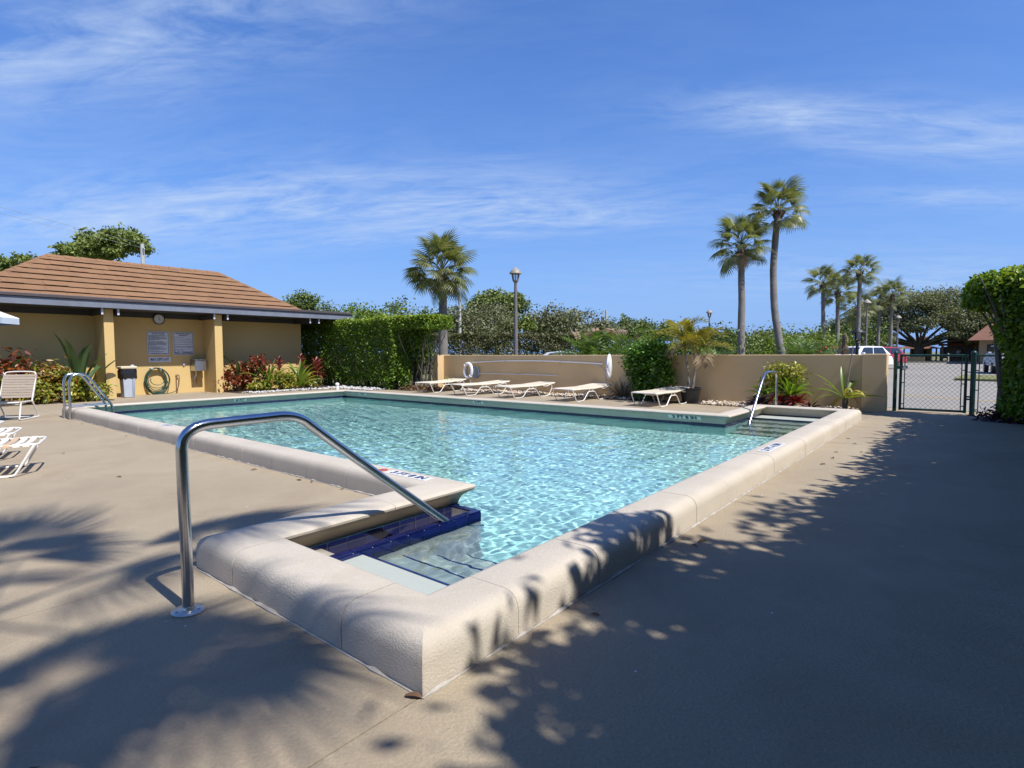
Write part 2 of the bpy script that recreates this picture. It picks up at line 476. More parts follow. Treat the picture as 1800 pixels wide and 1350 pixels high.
# ------------------------------------------------------------------ mesh helpers
def wloc(o):
    v = Vector((0, 0, 0))
    while o is not None:
        v = v + o.location
        o = o.parent
    return v


def link(name, me, parent=None):
    o = bpy.data.objects.new(name, me)
    COL.objects.link(o)
    if parent is not None:
        o.parent = parent
    return o


def tag(o, label=None, cat=None, group=None, kind=None):
    for k, v in (('label', label), ('category', cat), ('group', group), ('kind', kind)):
        if v:
            o[k] = v
    return o


def thing(name, loc, label=None, cat=None, group=None, kind=None, rz=0.0):
    o = bpy.data.objects.new(name, None)
    COL.objects.link(o)
    o.location = loc
    o.rotation_euler = (0, 0, rz)
    o.empty_display_size = 0.1
    return tag(o, label, cat, group, kind)


class MB:
    def __init__(s):
        s.v, s.f = [], []

    def add(s, v, f):
        n = len(s.v)
        s.v += [tuple(p) for p in v]
        s.f += [tuple(i + n for i in q) for q in f]
        return s

    def box(s, x0, x1, y0, y1, z0, z1):
        v = [(x0, y0, z0), (x1, y0, z0), (x1, y1, z0), (x0, y1, z0), (x0, y0, z1), (x1, y0, z1), (x1, y1, z1), (x0, y1, z1)]
        return s.add(v, [(0, 3, 2, 1), (4, 5, 6, 7), (0, 1, 5, 4), (1, 2, 6, 5), (2, 3, 7, 6), (3, 0, 4, 7)])

    def quad(s, a, b, c, d):
        return s.add([a, b, c, d], [(0, 1, 2, 3)])

    def prism(s, poly, h0, h1, axis='z'):
        n = len(poly)
        mk = {'z': lambda p, h: (p[0], p[1], h), 'y': lambda p, h: (p[0], h, p[1]), 'x': lambda p, h: (h, p[0], p[1])}[axis]
        v = [mk(p, h0) for p in poly] + [mk(p, h1) for p in poly]
        f = [tuple(range(n))[::-1], tuple(range(n, 2 * n))]
        f += [(i, (i + 1) % n, n + (i + 1) % n, n + i) for i in range(n)]
        return s.add(v, f)

    def tube(s, pts, r, n=10, closed=False, cap=True):
        pts = [Vector(p) for p in pts]
        m = len(pts)
        rr = r if isinstance(r, (list, tuple)) else [r] * m
        ref = None
        vv, ff = [], []
        for i, p in enumerate(pts):
            a = pts[(i - 1) % m] if (closed or i > 0) else p
            b = pts[(i + 1) % m] if (closed or i < m - 1) else p
            t = (b - a).normalized()
            if ref is None:
                ref = Vector((0, 0, 1)) if abs(t.z) < 0.9 else Vector((1, 0, 0))
            x = ref - t * ref.dot(t)
            if x.length < 1e-5:
                x = t.orthogonal()
            x.normalize()
            ref = x
            y = t.cross(x)
            for k in range(n):
                an = 2 * PI * k / n
                vv.append(p + x * (rr[i] * math.cos(an)) + y * (rr[i] * math.sin(an)))
        rng = m if closed else m - 1
        for i in range(rng):
            j = (i + 1) % m
            for k in range(n):
                k2 = (k + 1) % n
                ff.append((i * n + k, i * n + k2, j * n + k2, j * n + k))
        if cap and not closed:
            ff.append(tuple(range(n))[::-1])
            ff.append(tuple(range((m - 1) * n, m * n)))
        return s.add(vv, ff)

    def lathe(s, prof, c=(0, 0, 0), n=16, axis='z'):
        vv, ff = [], []
        m = len(prof)
        for (r, h) in prof:
            for k in range(n):
                a = 2 * PI * k / n
                if axis == 'z':
                    vv.append((c[0] + r * math.cos(a), c[1] + r * math.sin(a), c[2] + h))
                elif axis == 'x':
                    vv.append((c[0] + h, c[1] + r * math.cos(a), c[2] + r * math.sin(a)))
                else:
                    vv.append((c[0] + r * math.sin(a), c[1] + h, c[2] + r * math.cos(a)))
        for i in range(m - 1):
            for k in range(n):
                k2 = (k + 1) % n
                ff.append((i * n + k, i * n + k2, (i + 1) * n + k2, (i + 1) * n + k))
        ff.append(tuple(range(n))[::-1])
        ff.append(tuple(range((m - 1) * n, m * n)))
        return s.add(vv, ff)

    def xf(s, mat):
        s.v = [tuple(mat @ Vector(p)) for p in s.v]
        return s

    def mesh(s, name, mat, off=None, smooth=False):
        me = bpy.data.meshes.new(name)
        if off is not None and off.length > 0:
            vv = [(p[0] - off.x, p[1] - off.y, p[2] - off.z) for p in s.v]
        else:
            vv = s.v
        me.from_pydata(vv, [], s.f)
        if mat is not None:
            me.materials.append(M[mat] if isinstance(mat, str) else mat)
        if smooth:
            me.shade_smooth()
            me.set_sharp_from_angle(angle=R(38))
        return me

    def build(s, name, mat, parent=None, smooth=False, bevel=0.0):
        off = wloc(parent) if parent is not None else None
        me = s.mesh(name, mat, off, smooth)
        o = link(name, me, parent)
        if bevel:
            b = o.modifiers.new('bevel', 'BEVEL')
            b.width = bevel
            b.segments = 2
            b.limit_method = 'ANGLE'
        return o


def box(name, mat, parent, x0, x1, y0, y1, z0, z1, bevel=0.0):
    return MB().box(x0, x1, y0, y1, z0, z1).build(name, mat, parent, bevel=bevel)


def tri_mesh(name, V, F, mat, smooth=False):
    """fast mesh from numpy arrays"""
    V = np.asarray(V, np.float32)
    F = np.asarray(F, np.int32)
    me = bpy.data.meshes.new(name)
    me.vertices.add(len(V))
    me.vertices.foreach_set('co', V.ravel())
    k = F.shape[1]
    me.loops.add(len(F) * k)
    me.loops.foreach_set('vertex_index', F.ravel())
    me.polygons.add(len(F))
    me.polygons.foreach_set('loop_start', np.arange(0, len(F) * k, k, dtype=np.int32))
    me.polygons.foreach_set('loop_total', np.full(len(F), k, np.int32))
    me.update(calc_edges=True)
    me.validate()
    me.materials.append(M[mat] if isinstance(mat, str) else mat)
    if smooth:
        me.shade_smooth()
    return me


def unit(a):
    return a / np.maximum(np.linalg.norm(a, axis=1, keepdims=True), 1e-6)


def leaf_cloud(P, Nrm, length, width, spread=0.7, fold=0.25, rng=RNG, droop=0.15):
    """one folded diamond leaf at every point; returns verts and triangles"""
    n = len(P)
    up = unit(Nrm * (1 - spread) + unit(rng.normal(size=(n, 3))) * spread + np.array([0, 0, 0.25]))
    q = unit(rng.normal(size=(n, 3)) + np.array([0, 0, -droop * 3]))
    side = unit(np.cross(up, q))
    d = unit(np.cross(side, up) + Nrm * 0.25)
    side = unit(np.cross(d, up))
    ln = length * (0.65 + 0.7 * rng.random((n, 1)))
    wd = width * (0.65 + 0.7 * rng.random((n, 1)))
    b = P
    mid = P + d * ln * 0.45
    l = mid + side * wd * 0.5 + up * wd * fold
    r = mid - side * wd * 0.5 + up * wd * fold
    t = P + d * ln
    V = np.stack([b, l, t, r], 1).reshape(-1, 3)
    i = np.arange(n)[:, None] * 4
    F = np.concatenate([i + np.array([[0, 1, 2]]), i + np.array([[0, 2, 3]])], 1).reshape(-1, 3)
    return V, F


def blob_points(n, c, rad, rng=RNG, shell=0.55, flat=0.0):
    d = unit(rng.normal(size=(n, 3)))
    r = (shell + (1 - shell) * rng.random((n, 1))) ** 0.8
    if flat:
        d[:, 2] = np.where(d[:, 2] < -flat, -flat * rng.random(n), d[:, 2])
    P = np.array(c) + d * r * np.array(rad)
    return P, d


def box_points(n, lo, hi, rng=RNG, depth=0.3, faces=('x0', 'x1', 'y0', 'y1', 'z1'), lump=0.12):
    lo, hi = np.array(lo, float), np.array(hi, float)
    sz = hi - lo
    area = {'x0': sz[1] * sz[2], 'x1': sz[1] * sz[2], 'y0': sz[0] * sz[2], 'y1': sz[0] * sz[2], 'z1': sz[0] * sz[1], 'z0': sz[0] * sz[1]}
    w = np.array([area[f] for f in faces])
    cnt = (n * w / w.sum()).astype(int)
    Ps, Ns = [], []
    for f, k in zip(faces, cnt):
        ax = 'xyz'.index(f[0])
        u = rng.random((k, 3)) * sz + lo
        dd = depth * rng.random(k) ** 1.7
        nn = np.zeros((k, 3))
        others = [a for a in range(3) if a != ax]
        bulge = lump * (np.sin(u[:, others[0]] * 2.3 + ax) * np.sin(u[:, others[1]] * 2.9 + 1.3) + 0.6 * np.sin(u[:, others[0]] * 6.1) * np.sin(u[:, others[1]] * 5.3))
        if f[1] == '1':
            u[:, ax] = hi[ax] - dd + bulge
            nn[:, ax] = 1
        else:
            u[:, ax] = lo[ax] + dd - bulge
            nn[:, ax] = -1
        nn[:, 2] += 0.35
        Ps.append(u)
        Ns.append(unit(nn))
    return np.concatenate(Ps), np.concatenate(Ns)


def foliage(name, mat, parent, P, Nrm, length, width, **kw):
    V, F = leaf_cloud(P, Nrm, length, width, **kw)
    if parent is not None:
        V = V - np.array(wloc(parent))
    return link(name, tri_mesh(name, V, F, mat), parent)


def copy_tree(o, parent=None):
    c = o.copy()
    COL.objects.link(c)
    c.parent = parent
    for ch in list(o.children):
        copy_tree(ch, c)
    return c


def text_mesh(body, size, mat, name='lettering', bold=0.0):
    cu = bpy.data.curves.new('t', 'FONT')
    cu.body = body
    cu.size = size
    cu.align_x = 'CENTER'
    cu.align_y = 'CENTER'
    cu.extrude = 0.0012
    cu.offset = bold
    cu.resolution_u = 3
    o = bpy.data.objects.new('t', cu)
    COL.objects.link(o)
    dg = bpy.context.evaluated_depsgraph_get()
    me = bpy.data.meshes.new_from_object(o.evaluated_get(dg))
    me.name = name
    bpy.data.objects.remove(o)
    bpy.data.curves.remove(cu)
    me.materials.clear()
    me.materials.append(M[mat])
    return me


def put_text(body, size, mat, parent, origin, xdir, ydir, sx=1.0, sy=1.0, name='lettering', bold=0.0):
    """lettering whose baseline runs along xdir and whose letters stand along ydir"""
    me = text_mesh(body, size, mat, name, bold)
    x = Vector(xdir).normalized()
    y = Vector(ydir).normalized()
    z = x.cross(y)
    o = link(name, me, parent)
    off = Vector(origin) - wloc(parent)
    o.matrix_local = Matrix(((x.x * sx, y.x * sy, z.x, off.x), (x.y * sx, y.y * sy, z.y, off.y), (x.z * sx, y.z * sy, z.z, off.z), (0, 0, 0, 1)))
    return o


def smooth_path(pts, it=2):
    pts = [Vector(p) for p in pts]
    for _ in range(it):
        q = [pts[0]]
        for a, b in zip(pts, pts[1:]):
            q += [a * 0.75 + b * 0.25, a * 0.25 + b * 0.75]
        q.append(pts[-1])
        pts = q
    return pts


# ------------------------------------------------------------------ the setting: ground
ZW = -0.012                                  # water level
HC = 0.205                                   # coping height
ground = MB().quad((-700, -500, -0.16), (700, -500, -0.16), (700, 900, -0.16), (-700, 900, -0.16))
# the lawn sheet is open where the pool goes down
ground = MB()
hx0, hx1, hy0, hy1 = -15.2, -1.4, 1.2, 12.8
for (a, b, c_, d) in ((-700, hx0, -500, 900), (hx1, 700, -500, 900), (hx0, hx1, -500, hy0), (hx0, hx1, hy1, 900)):
    ground.quad((a, c_, -0.06), (b, c_, -0.06), (b, d, -0.06), (a, d, -0.06))
tag(ground.build('lawn_ground', 'lawn'), kind='structure')

lot = MB().quad((-14, 15.9, -0.045), (30, 15.9, -0.045), (30, 83, -0.045), (-14, 83, -0.045))
tag(lot.build('parking_lot', 'asphalt'), kind='structure')
MB().prism([(-14, 15.4), (1.3, 15.25), (1.3, 16.0), (-14, 16.15)], -0.058, -0.03).build('grass_verge', 'lawn')
tag(bpy.data.objects['grass_verge'], kind='structure')
yl = MB().quad((-8, 24.77, -0.041), (6, 14.1 + 2.2, -0.041), (6, 14.25 + 2.2, -0.041), (-8, 24.92, -0.041))
tag(yl.build('yellow_road_line', 'yellow_paint'), kind='structure')
# grass island with a kerb to the right of the lot
isl = MB().prism([(-0.55, 33.0), (14, 29.0), (14, 36.5), (-0.3, 38.5)], -0.05, 0.05)
tag(isl.build('grass_island', 'lawn'), kind='structure')
tag(MB().prism([(-12, 83.2), (30, 83.2), (30, 83.5), (-12, 83.5)], -0.05, 0.09).build('kerb', 'kerb'), kind='structure')

# deck: concrete slabs laid with open joints around the pool
deck = thing('pool_deck', (0, 0, 0), kind='structure')
box('joint_bed', 'joint', deck, -27, 4, -7, 1.3, -0.055, -0.012)
box('joint_bed', 'joint', deck, -27, -3.75, 1.3, 3.05, -0.0551, -0.0121)
box('joint_bed', 'joint', deck, -27, -15.05, 3.05, 14.45, -0.055, -0.012)
box('joint_bed', 'joint', deck, -15.05, -3.7, 10.3, 14.45, -0.0552, -0.0122)
box('joint_bed', 'joint', deck, -3.7, -1.65, 12.55, 14.45, -0.055, -0.012)
box('joint_bed', 'joint', deck, -1.65, 4, 1.3, 15.6, -0.0553, -0.0123)


def slabs(x0, x1, y0, y1, xs, ys):
    xs = [x0] + [v for v in xs if x0 < v < x1] + [x1]
    ys = [y0] + [v for v in ys if y0 < v < y1] + [y1]
    g = 0.0028
    for a, b in zip(xs, xs[1:]):
        for c_, d in zip(ys, ys[1:]):
            box('deck_slab', 'deck', deck, a + g, b - g, c_ + g, d - g, -0.05, 0.0)


slabs(-1.572, 4, -7, 15.5, [1.4], [4.95, 9.1, 12.9])
slabs(-3.62, -1.572, -7, 1.37, [], [])
slabs(-27, -3.62, -7, 3.12, [-21, -15.4, -9.4], [])
slabs(-20.68, -14.93, 3.12, 14.35, [-17.8], [5.4, 9.9])
slabs(-14.93, -3.55, 10.18, 13.75, [-11.4, -7.6], [])
slabs(-3.55, -1.572, 12.4, 14.0, [], [])
box('bed_ground', 'soil', deck, -26, -20.68, -7, 14.35, -0.058, -0.001)

# ------------------------------------------------------------------ pool
LIP = [(-1.9, 1.70), (-1.9, 12.1), (-3.2, 12.1), (-3.2, 9.85), (-14.6, 9.85), (-14.6, 3.42), (-3.2, 3.42), (-3.2, 1.70)]
WID = [0.33, 0.32, 0.35, 0.33, 0.34, 0.30, 0.42, 0.325]
CONV = [1, 1, 1, -1, 1, 1, -1, 1]
PROF = [(1.0, 0.0), (1.0, 0.118), (0.985, 0.148), (0.945, 0.174), (0.88, 0.193), (0.79, 0.203), (0.68, 0.205), (0.10, 0.203), (0.035, 0.197), (0.0, 0.182),
        (0.008, 0.166), (0.07, 0.152), (0.15, 0.132), (0.22, 0.104), (0.27, 0.07), (0.29, 0.035), (0.295, 0.03), (0.6, 0.03), (0.6, 0.0)]
pool = thing('swimming_pool', (-8.2, 6.6, 0), kind='structure')
NP = len(PROF)


def edge_frame(i):
    a, b = Vector(LIP[i]), Vector(LIP[(i + 1) % 8])
    t = (b - a).normalized()
    o = Vector((t.y, -t.x))
    return a, t, o, (b - a).length


def coping_block(i, s0, s1, first, last, inset=0.0, nseg=1, jit=0.0):
    a, t, o, Ln = edge_frame(i)
    wp, wn = WID[(i - 1) % 8], WID[(i + 1) % 8]
    mb = MB()
    vv = []
    for k in range(nseg + 1):
        for (u, z) in PROF:
            d = u * WID[i]
            s = s0 + (s1 - s0) * k / nseg
            if first and k == 0:
                s = -CONV[i] * u * wp
            if last and k == nseg:
                s = Ln + CONV[(i + 1) % 8] * u * wn
            if inset:
                d = d + (inset if u < 0.5 else -inset)
                z = z - inset if z > 0.12 else z
            p = a + t * s + o * (d + jit)
            vv.append((p.x, p.y, z + jit * 0.5))
    ff = []
    for k in range(nseg):
        for q in range(NP):
            q2 = (q + 1) % NP
            ff.append((k * NP + q, (k + 1) * NP + q, (k + 1) * NP + q2, k * NP + q2))
    ff.append(tuple(range(NP)))
    ff.append(tuple(range(nseg * NP, (nseg + 1) * NP))[::-1])
    return mb.add(vv, ff)


JOINTS = {0: [0.18, 0.9], 7: [0.42, 1.0]}
for i in range(8):
    a, t, o, Ln = edge_frame(i)
    nblk = max(2, round(Ln / 0.71))
    cuts = [Ln * k / nblk for k in range(nblk + 1)]
    if i == 7:                       # near edge: joints where they show
        cuts = [0, 0.06, 1.10, Ln]
    if i == 0:
        cuts = [0, 0.26, 0.98, 1.70] + [1.70 + (Ln - 1.70) * k / 12 for k in range(1, 13)]
    if i == 6:
        cuts = [0, 0.85, Ln]
    coping_block(i, 0, Ln, True, True, inset=0.006).build('mortar_core', 'mortar', pool)
    for k in range(len(cuts) - 1):
        g = 0.0035 if i == 7 else 0.0026 if i == 5 else 0.0014
        f_, l_ = k == 0, k == len(cuts) - 2
        ob = coping_block(i, cuts[k] + (0 if f_ else g), cuts[k + 1] - (0 if l_ else g), f_, l_, jit=random.uniform(-0.0015, 0.0015))
        ob.build('coping_block', 'coping', pool, smooth=True)


# irregular caulk line where the coping meets the deck
def bead(name, pts, amp):
    mb = MB()
    row = []
    for k in range(len(pts) - 1):
        a, b = Vector(pts[k]), Vector(pts[k + 1])
        n = max(2, int((b - a).length / 0.05))
        for q in range(n + (k == len(pts) - 2)):
            row.append(a.lerp(b, q / n))
    path = []
    rad = []
    for p in row:
        path.append((p.x, p.y, 0.001))
        rad.append(0.004 + amp * random.random() ** 2)
    mb.tube(path, rad, 6)
    return mb.build(name, 'caulk', pool, smooth=True)


bead('caulk_bead', [(-3.63, 3.1), (-3.63, 1.365), (-1.56, 1.365), (-1.56, 12.43)], 0.013)
bead('caulk_bead', [(-14.95, 3.11), (-3.64, 3.11)], 0.012)

# basin
WO = 0.098


def offs(wd):
    pts = []
    for i in range(8):
        a, t, o, Ln = edge_frame(i)
        _, tp, op, _ = edge_frame((i - 1) % 8)
        p = a + o * wd + op * wd
        pts.append((p.x, p.y))
    return pts


WP = offs(WO)


def depth_at(x):
    return -1.0 - 0.45 * min(1, max(0, (-3.2 - x) / 10.0))


mb = MB()
for i in range(8):
    a, b = WP[i], WP[(i + 1) % 8]
    mb.quad((a[0], a[1], 0.034), (b[0], b[1], 0.034), (b[0], b[1], -0.11), (a[0], a[1], -0.11))
mb.build('waterline_tile_band', 'tile_band', pool)
mb = MB()
for i in range(8):
    a, b = WP[i], WP[(i + 1) % 8]
    mb.quad((a[0], a[1], -0.11), (b[0], b[1], -0.11), (b[0], b[1], -2.0), (a[0], a[1], -2.0))
mb.build('pool_wall', 'plaster', pool)
mb = MB()
xs = [-14.75, -13.2, -8.0, -3.2, -1.75]
for a, b in zip(xs, xs[1:]):
    mb.quad((a, 1.55, depth_at(a)), (b, 1.55, depth_at(b)), (b, 12.3, depth_at(b)), (a, 12.3, depth_at(a)))
mb.build('pool_floor', 'plaster', pool)
# steps in the two wings
for k, (y, z) in enumerate(((2.15, 0.004), (2.47, -0.24), (2.79, -0.48), (3.11, -0.72))):
    box('step', 'step_plaster', pool, -3.005, -1.80, 1.60, y, -1.2, z - k * 0.0)
    MB().box(-3.0, -1.82, y - 0.014, y + 0.004, z - 0.03, z + 0.003).build('step_edge_tile', 'tile_blue', pool)
for k, (y, z) in enumerate(((11.55, 0.004), (11.22, -0.22), (10.89, -0.45), (10.56, -0.68), (10.2, -0.9))):
    box('step', 'step_plaster', pool, -3.29, -1.81, y, 12.19, -1.2, z)
    MB().box(-3.29, -1.81, y - 0.004, y + 0.03, z - 0.035, z + 0.003).build('step_edge_tile', 'tile_band', pool)
# the tiled gutter box of the near wing
box('gutter_floor', 'gutter_plaster', pool, -3.45, -3.06, 1.61, 3.22, -0.3, -0.062)
box('gutter_lip', 'grout', pool, -3.058, -3.008, 1.61, 3.27, -1.0, 0.030)
box('gutter_lip', 'grout', pool, -3.42, -3.058, 3.22, 3.27, -1.0, 0.030)
box('gutter_block', 'gutter_plaster', pool, -3.30, -3.12, 1.85, 2.02, -0.06, 0.012, 0.004)
for k in range(11):
    y0 = 1.62 + k * 0.1505
    y1 = min(y0 + 0.1465, 3.268)
    MB().box(-3.064, -3.002, y0, y1, 0.028, 0.042).build('tile', 'tile_blue', pool, bevel=0.004)
    MB().box(-3.010, -2.999, y0, y1, -0.115, 0.027).build('tile', 'tile_blue', pool, bevel=0.002)
    MB().box(-3.299, -3.289, y0, y1, -0.05, 0.028).build('tile', 'tile_band', pool)
for k in range(3):
    x0 = -3.41 + k * 0.121
    MB().box(x0, x0 + 0.117, 3.216, 3.276, 0.028, 0.042).build('tile', 'tile_blue', pool, bevel=0.004)
    MB().box(x0, x0 + 0.117, 3.268, 3.278, -0.115, 0.027).build('tile', 'tile_blue', pool, bevel=0.002)

# water sheet with modelled ripples
def water_sheet():
    rg = np.random.default_rng(5)
    XR = -1.9 + WO - 0.002
    st = 0.028
    waves = []
    for lam, amp, n in ((0.85, 0.0022, 6), (0.42, 0.0010, 10), (0.22, 0.0009, 14), (0.13, 0.00095, 18), (0.085, 0.0008, 18)):
        for _ in range(n):
            l_ = lam * rg.uniform(0.75, 1.3)
            a = rg.uniform(0, 2 * PI)
            waves.append((2 * PI / l_ * math.cos(a), 2 * PI / l_ * math.sin(a), rg.uniform(0, 2 * PI), amp * rg.uniform(0.6, 1.2) / n ** 0.5))
    VV, FF, c = [], [], 0
    for (x0, x1, y0, y1) in ((-2.998, XR, 2.154, 3.32), (-14.598 - WO, XR, 3.32, 9.946), (-3.198 - WO, XR, 9.946, 11.546), (-3.298, -2.998, 3.28, 3.32)):
        nx, ny = max(1, round((x1 - x0) / st)), max(1, round((y1 - y0) / st))
        X, Y = np.meshgrid(np.linspace(x0, x1, nx + 1), np.linspace(y0, y1, ny + 1))
        Z = np.full_like(X, ZW)
        for kx, ky, p, a in waves:
            Z = Z + a * np.sin(kx * X + ky * Y + p)
        VV.append(np.stack([X.ravel(), Y.ravel(), Z.ravel()], 1))
        i = np.arange(ny)[:, None] * (nx + 1) + np.arange(nx)[None, :]
        i = i.ravel() + c
        FF.append(np.stack([i, i + 1, i + nx + 2, i + nx + 1], 1))
        c += (nx + 1) * (ny + 1)
    return link('pool_water', tri_mesh('pool_water', np.concatenate(VV), np.concatenate(FF), 'water', True))


wo = water_sheet()
tag(wo, kind='structure')
wo.cycles.is_caustics_caster = True
for o_ in list(bpy.data.objects):
    if o_.name.split('.')[0] in ('pool_floor', 'pool_wall', 'step', 'waterline_tile_band', 'gutter_lip', 'tile', 'step_edge_tile'):
        o_.cycles.is_caustics_receiver = True


# depth markers
def marker(origin, xdir, ydir, body, wid, hgt, size, label=None, tile='marker_tile', mat='black_print', sx=1.0, icon=False, sy=1.0):
    x, y = Vector(xdir).normalized(), Vector(ydir).normalized()
    z = x.cross(y)
    o = Vector(origin)
    n = len(body)
    mb = MB()
    vv = []
    for dz in (0.0008, 0.0028):
        for (ax, ay) in ((-.5, -.5), (.5, -.5), (.5, .5), (-.5, .5)):
            vv.append(o + x * (ax * wid) + y * (ay * hgt) + z * dz)
    mb.add(vv, [(0, 3, 2, 1), (4, 5, 6, 7), (0, 1, 5, 4), (1, 2, 6, 5), (2, 3, 7, 6), (3, 0, 4, 7)])
    ob = mb.build('depth_marker_tile', tile, pool)
    put_text(body, size, mat, ob, o + z * 0.0034, xdir, ydir, sx, sy, bold=0.004 * size / 0.1)
    if icon:
        c0 = o - x * (wid * 0.5 + 0.085)
        ring = MB().tube([c0 + z * 0.003 + x * (0.045 * math.cos(a * PI / 10)) + y * (0.045 * math.sin(a * PI / 10)) for a in range(20)], 0.0028, 4, True)
        ring.tube([c0 + z * 0.003 + x * 0.032 + y * 0.032, c0 + z * 0.003 - x * 0.032 - y * 0.032], 0.0035, 4)
        ring.build('no_diving_symbol', 'red_print', ob)
        MB().tube([c0 + z * 0.003 - x * 0.03 + y * 0.02, c0 + z * 0.003 + y * 0.006, c0 + z * 0.003 + x * 0.02 - y * 0.03], 0.004, 4).build('diver_symbol', 'navy_print', ob)


# scoop faces of the coping across the pool lean in: text plane follows
FACEN = (0, -0.42, 0.9)
marker((-4.02, 9.894, 0.116), (1, 0, 0), (0, -0.60, 0.80), '3 FT 8 IN', 0.62, 0.085, 0.095, sx=1.25)
marker((-9.15, 9.894, 0.116), (1, 0, 0), (0, -0.60, 0.80), '5 FT', 0.34, 0.085, 0.10, sx=1.15)
marker((-13.75, 9.894, 0.116), (1, 0, 0), (0, -0.60, 0.80), '5 FT', 0.34, 0.085, 0.10, sx=1.1)
marker((-14.645, 6.75, 0.116), (0, 1, 0), (0.60, 0, 0.80), '6 FT', 0.34, 0.085, 0.10, sx=1.15)
marker((-3.88, 3.265, HC), (1, 0, 0), (0, 1, 0), '3 FT 8 IN', 0.56, 0.12, 0.11, mat='navy_print', sx=1.05, icon=True)
marker((-9.6, 3.285, HC), (1, 0, 0), (0, 1, 0), '5 FT', 0.34, 0.13, 0.12, mat='navy_print')
marker((-1.735, 6.85, HC), (0, 1, 0), (-1, 0, 0), '3 FT 4 IN', 0.74, 0.125, 0.115, mat='navy_print', sx=1.35)


# ------------------------------------------------------------------ steel rails
def bent_rail(parent, pts, r, name='rail', it=3, mat='steel'):
    return MB().tube(smooth_path(pts, it), r, 14).build(name, mat, parent, smooth=True)


t = thing('pool_handrail', (-3.03, 1.105, 0), 'bent steel handrail standing in front of the near pool steps', 'handrail', 'stainless pool handrails')
bent_rail(t, [(-3.03, 1.105, 0.0), (-3.03, 1.105, 0.35), (-3.03, 1.10, 0.70), (-3.03, 1.10, 0.94), (-3.03, 1.40, 0.945), (-3.03, 1.48, 0.946), (-3.03, 1.72, 0.95), (-3.03, 1.86, 0.83),
              (-3.03, 2.30, 0.488), (-3.03, 2.974, -0.02), (-3.03, 3.3, -0.27)], 0.0275)
MB().lathe([(0.078, 0.0), (0.078, 0.006), (0.07, 0.012), (0.034, 0.016), (0.031, 0.026), (0.028, 0.028)], (-3.03, 1.105, 0.001), 28).build('flange', 'brass', t, smooth=True)
for a in (0.6, 2.6, 4.7):
    MB().lathe([(0.008, 0.0), (0.008, 0.004), (0.003, 0.006)], (-3.03 + 0.055 * math.cos(a), 1.105 + 0.055 * math.sin(a), 0.013), 8).build('screw', 'steel_dull', t)

t = thing('pool_handrail', (-3.12, 12.55, 0), 'bent steel handrail over the far pool steps beside the garden wall', 'handrail', 'stainless pool handrails')
bent_rail(t, [(-3.12, 12.55, 0.0), (-3.12, 12.55, 0.4), (-3.12, 12.55, 0.87), (-3.12, 12.30, 0.895), (-3.12, 11.85, 0.90), (-3.12, 11.62, 0.86), (-3.12, 11.2, 0.45), (-3.12, 10.62, -0.1), (-3.12, 10.5, -0.22)], 0.025)
MB().lathe([(0.07, 0.0), (0.07, 0.008), (0.03, 0.014)], (-3.12, 12.55, 0.001), 20).build('flange', 'brass', t)

t = thing('pool_ladder', (-14.2, 3.1, 0), 'pair of steel ladder rails with cross bars at the left pool corner', 'pool ladder')
for x in (-14.42, -14.0):
    bent_rail(t, [(x, 3.06, 0), (x, 3.06, 0.45), (x, 3.06, 0.86), (x, 3.20, 0.92), (x, 3.34, 0.90), (x, 3.42, 0.80), (x, 3.70, 0.36), (x, 3.78, 0.22), (x, 3.79, 0.0), (x, 3.79, -0.9)], 0.023)
    MB().tube([(x, 3.06, 0.255), (x, 3.765, 0.265)], 0.014, 8).build('cross_bar', 'steel', t, smooth=True)
    MB().lathe([(0.05, 0.0), (0.05, 0.008), (0.026, 0.012)], (x, 3.06, 0.001), 14).build('flange', 'brass', t)
for z in (-0.2, -0.45, -0.7):
    box('ladder_step', 'steel_dull', t, -14.42, -14.0, 3.75, 3.83, z, z + 0.02)

# ------------------------------------------------------------------ pool house
XB = -20.7      # back wall face
ph = thing('pool_house', (-22, 7.5, 0), 'tan stucco pool house with brown shingle roof beside the pool', 'building')
box('wall', 'stucco_house', ph, -24.6, XB, -3.0, 12.02, -0.05, 2.70)
for (y0, y1) in ((5.20, 5.45), (8.32, 8.57), (-0.6, -0.35)):
    box('wing_wall', 'stucco_house', ph, XB - 0.05, -19.74, y0, y1, -0.05, 2.655, 0.012)
    # paired roof beams either side of the wing wall
    for y in (y0 - 0.075, y1 + 0.075 if y0 < 8 else y1 + 0.11):
        box('roof_beam', 'soffit', ph, XB - 0.04, -19.56, y - 0.025, y + 0.025, 2.475, 2.655)
        box('beam_end', 'bracket', ph, -19.56, -19.545, y - 0.027, y + 0.027, 2.473, 2.655)
for y in (11.75, 12.12):
    box('roof_beam', 'soffit', ph, XB - 0.04, -19.56, y - 0.025, y + 0.025, 2.475, 2.655)
    box('beam_end', 'bracket', ph, -19.56, -19.545, y - 0.027, y + 0.027, 2.473, 2.655)
box('soffit', 'soffit', ph, -25.9, -19.49, -4.3, 13.44, 2.657, 2.69)
box('wall_plate', 'soffit', ph, XB - 0.03, XB + 0.05, -3.0, 12.0, 2.49, 2.654)
box('fascia_board', 'fascia', ph, -19.49, -19.45, -4.36, 13.5, 2.66, 2.862, 0.004)
box('fascia_board', 'fascia', ph, -25.9, -19.49, 13.46, 13.5, 2.66, 2.862, 0.004)
# dark drip edge and flat apron roof
box('drip_edge', 'gutter', ph, -19.52, -19.40, -4.4, 13.55, 2.868, 2.955, 0.01)
box('drip_edge', 'gutter', ph, -26.0, -19.52, 13.43, 13.551, 2.868, 2.954, 0.01)
box('flat_roof', 'gutter', ph, -25.95, -19.52, -4.35, 13.43, 2.70, 2.935)
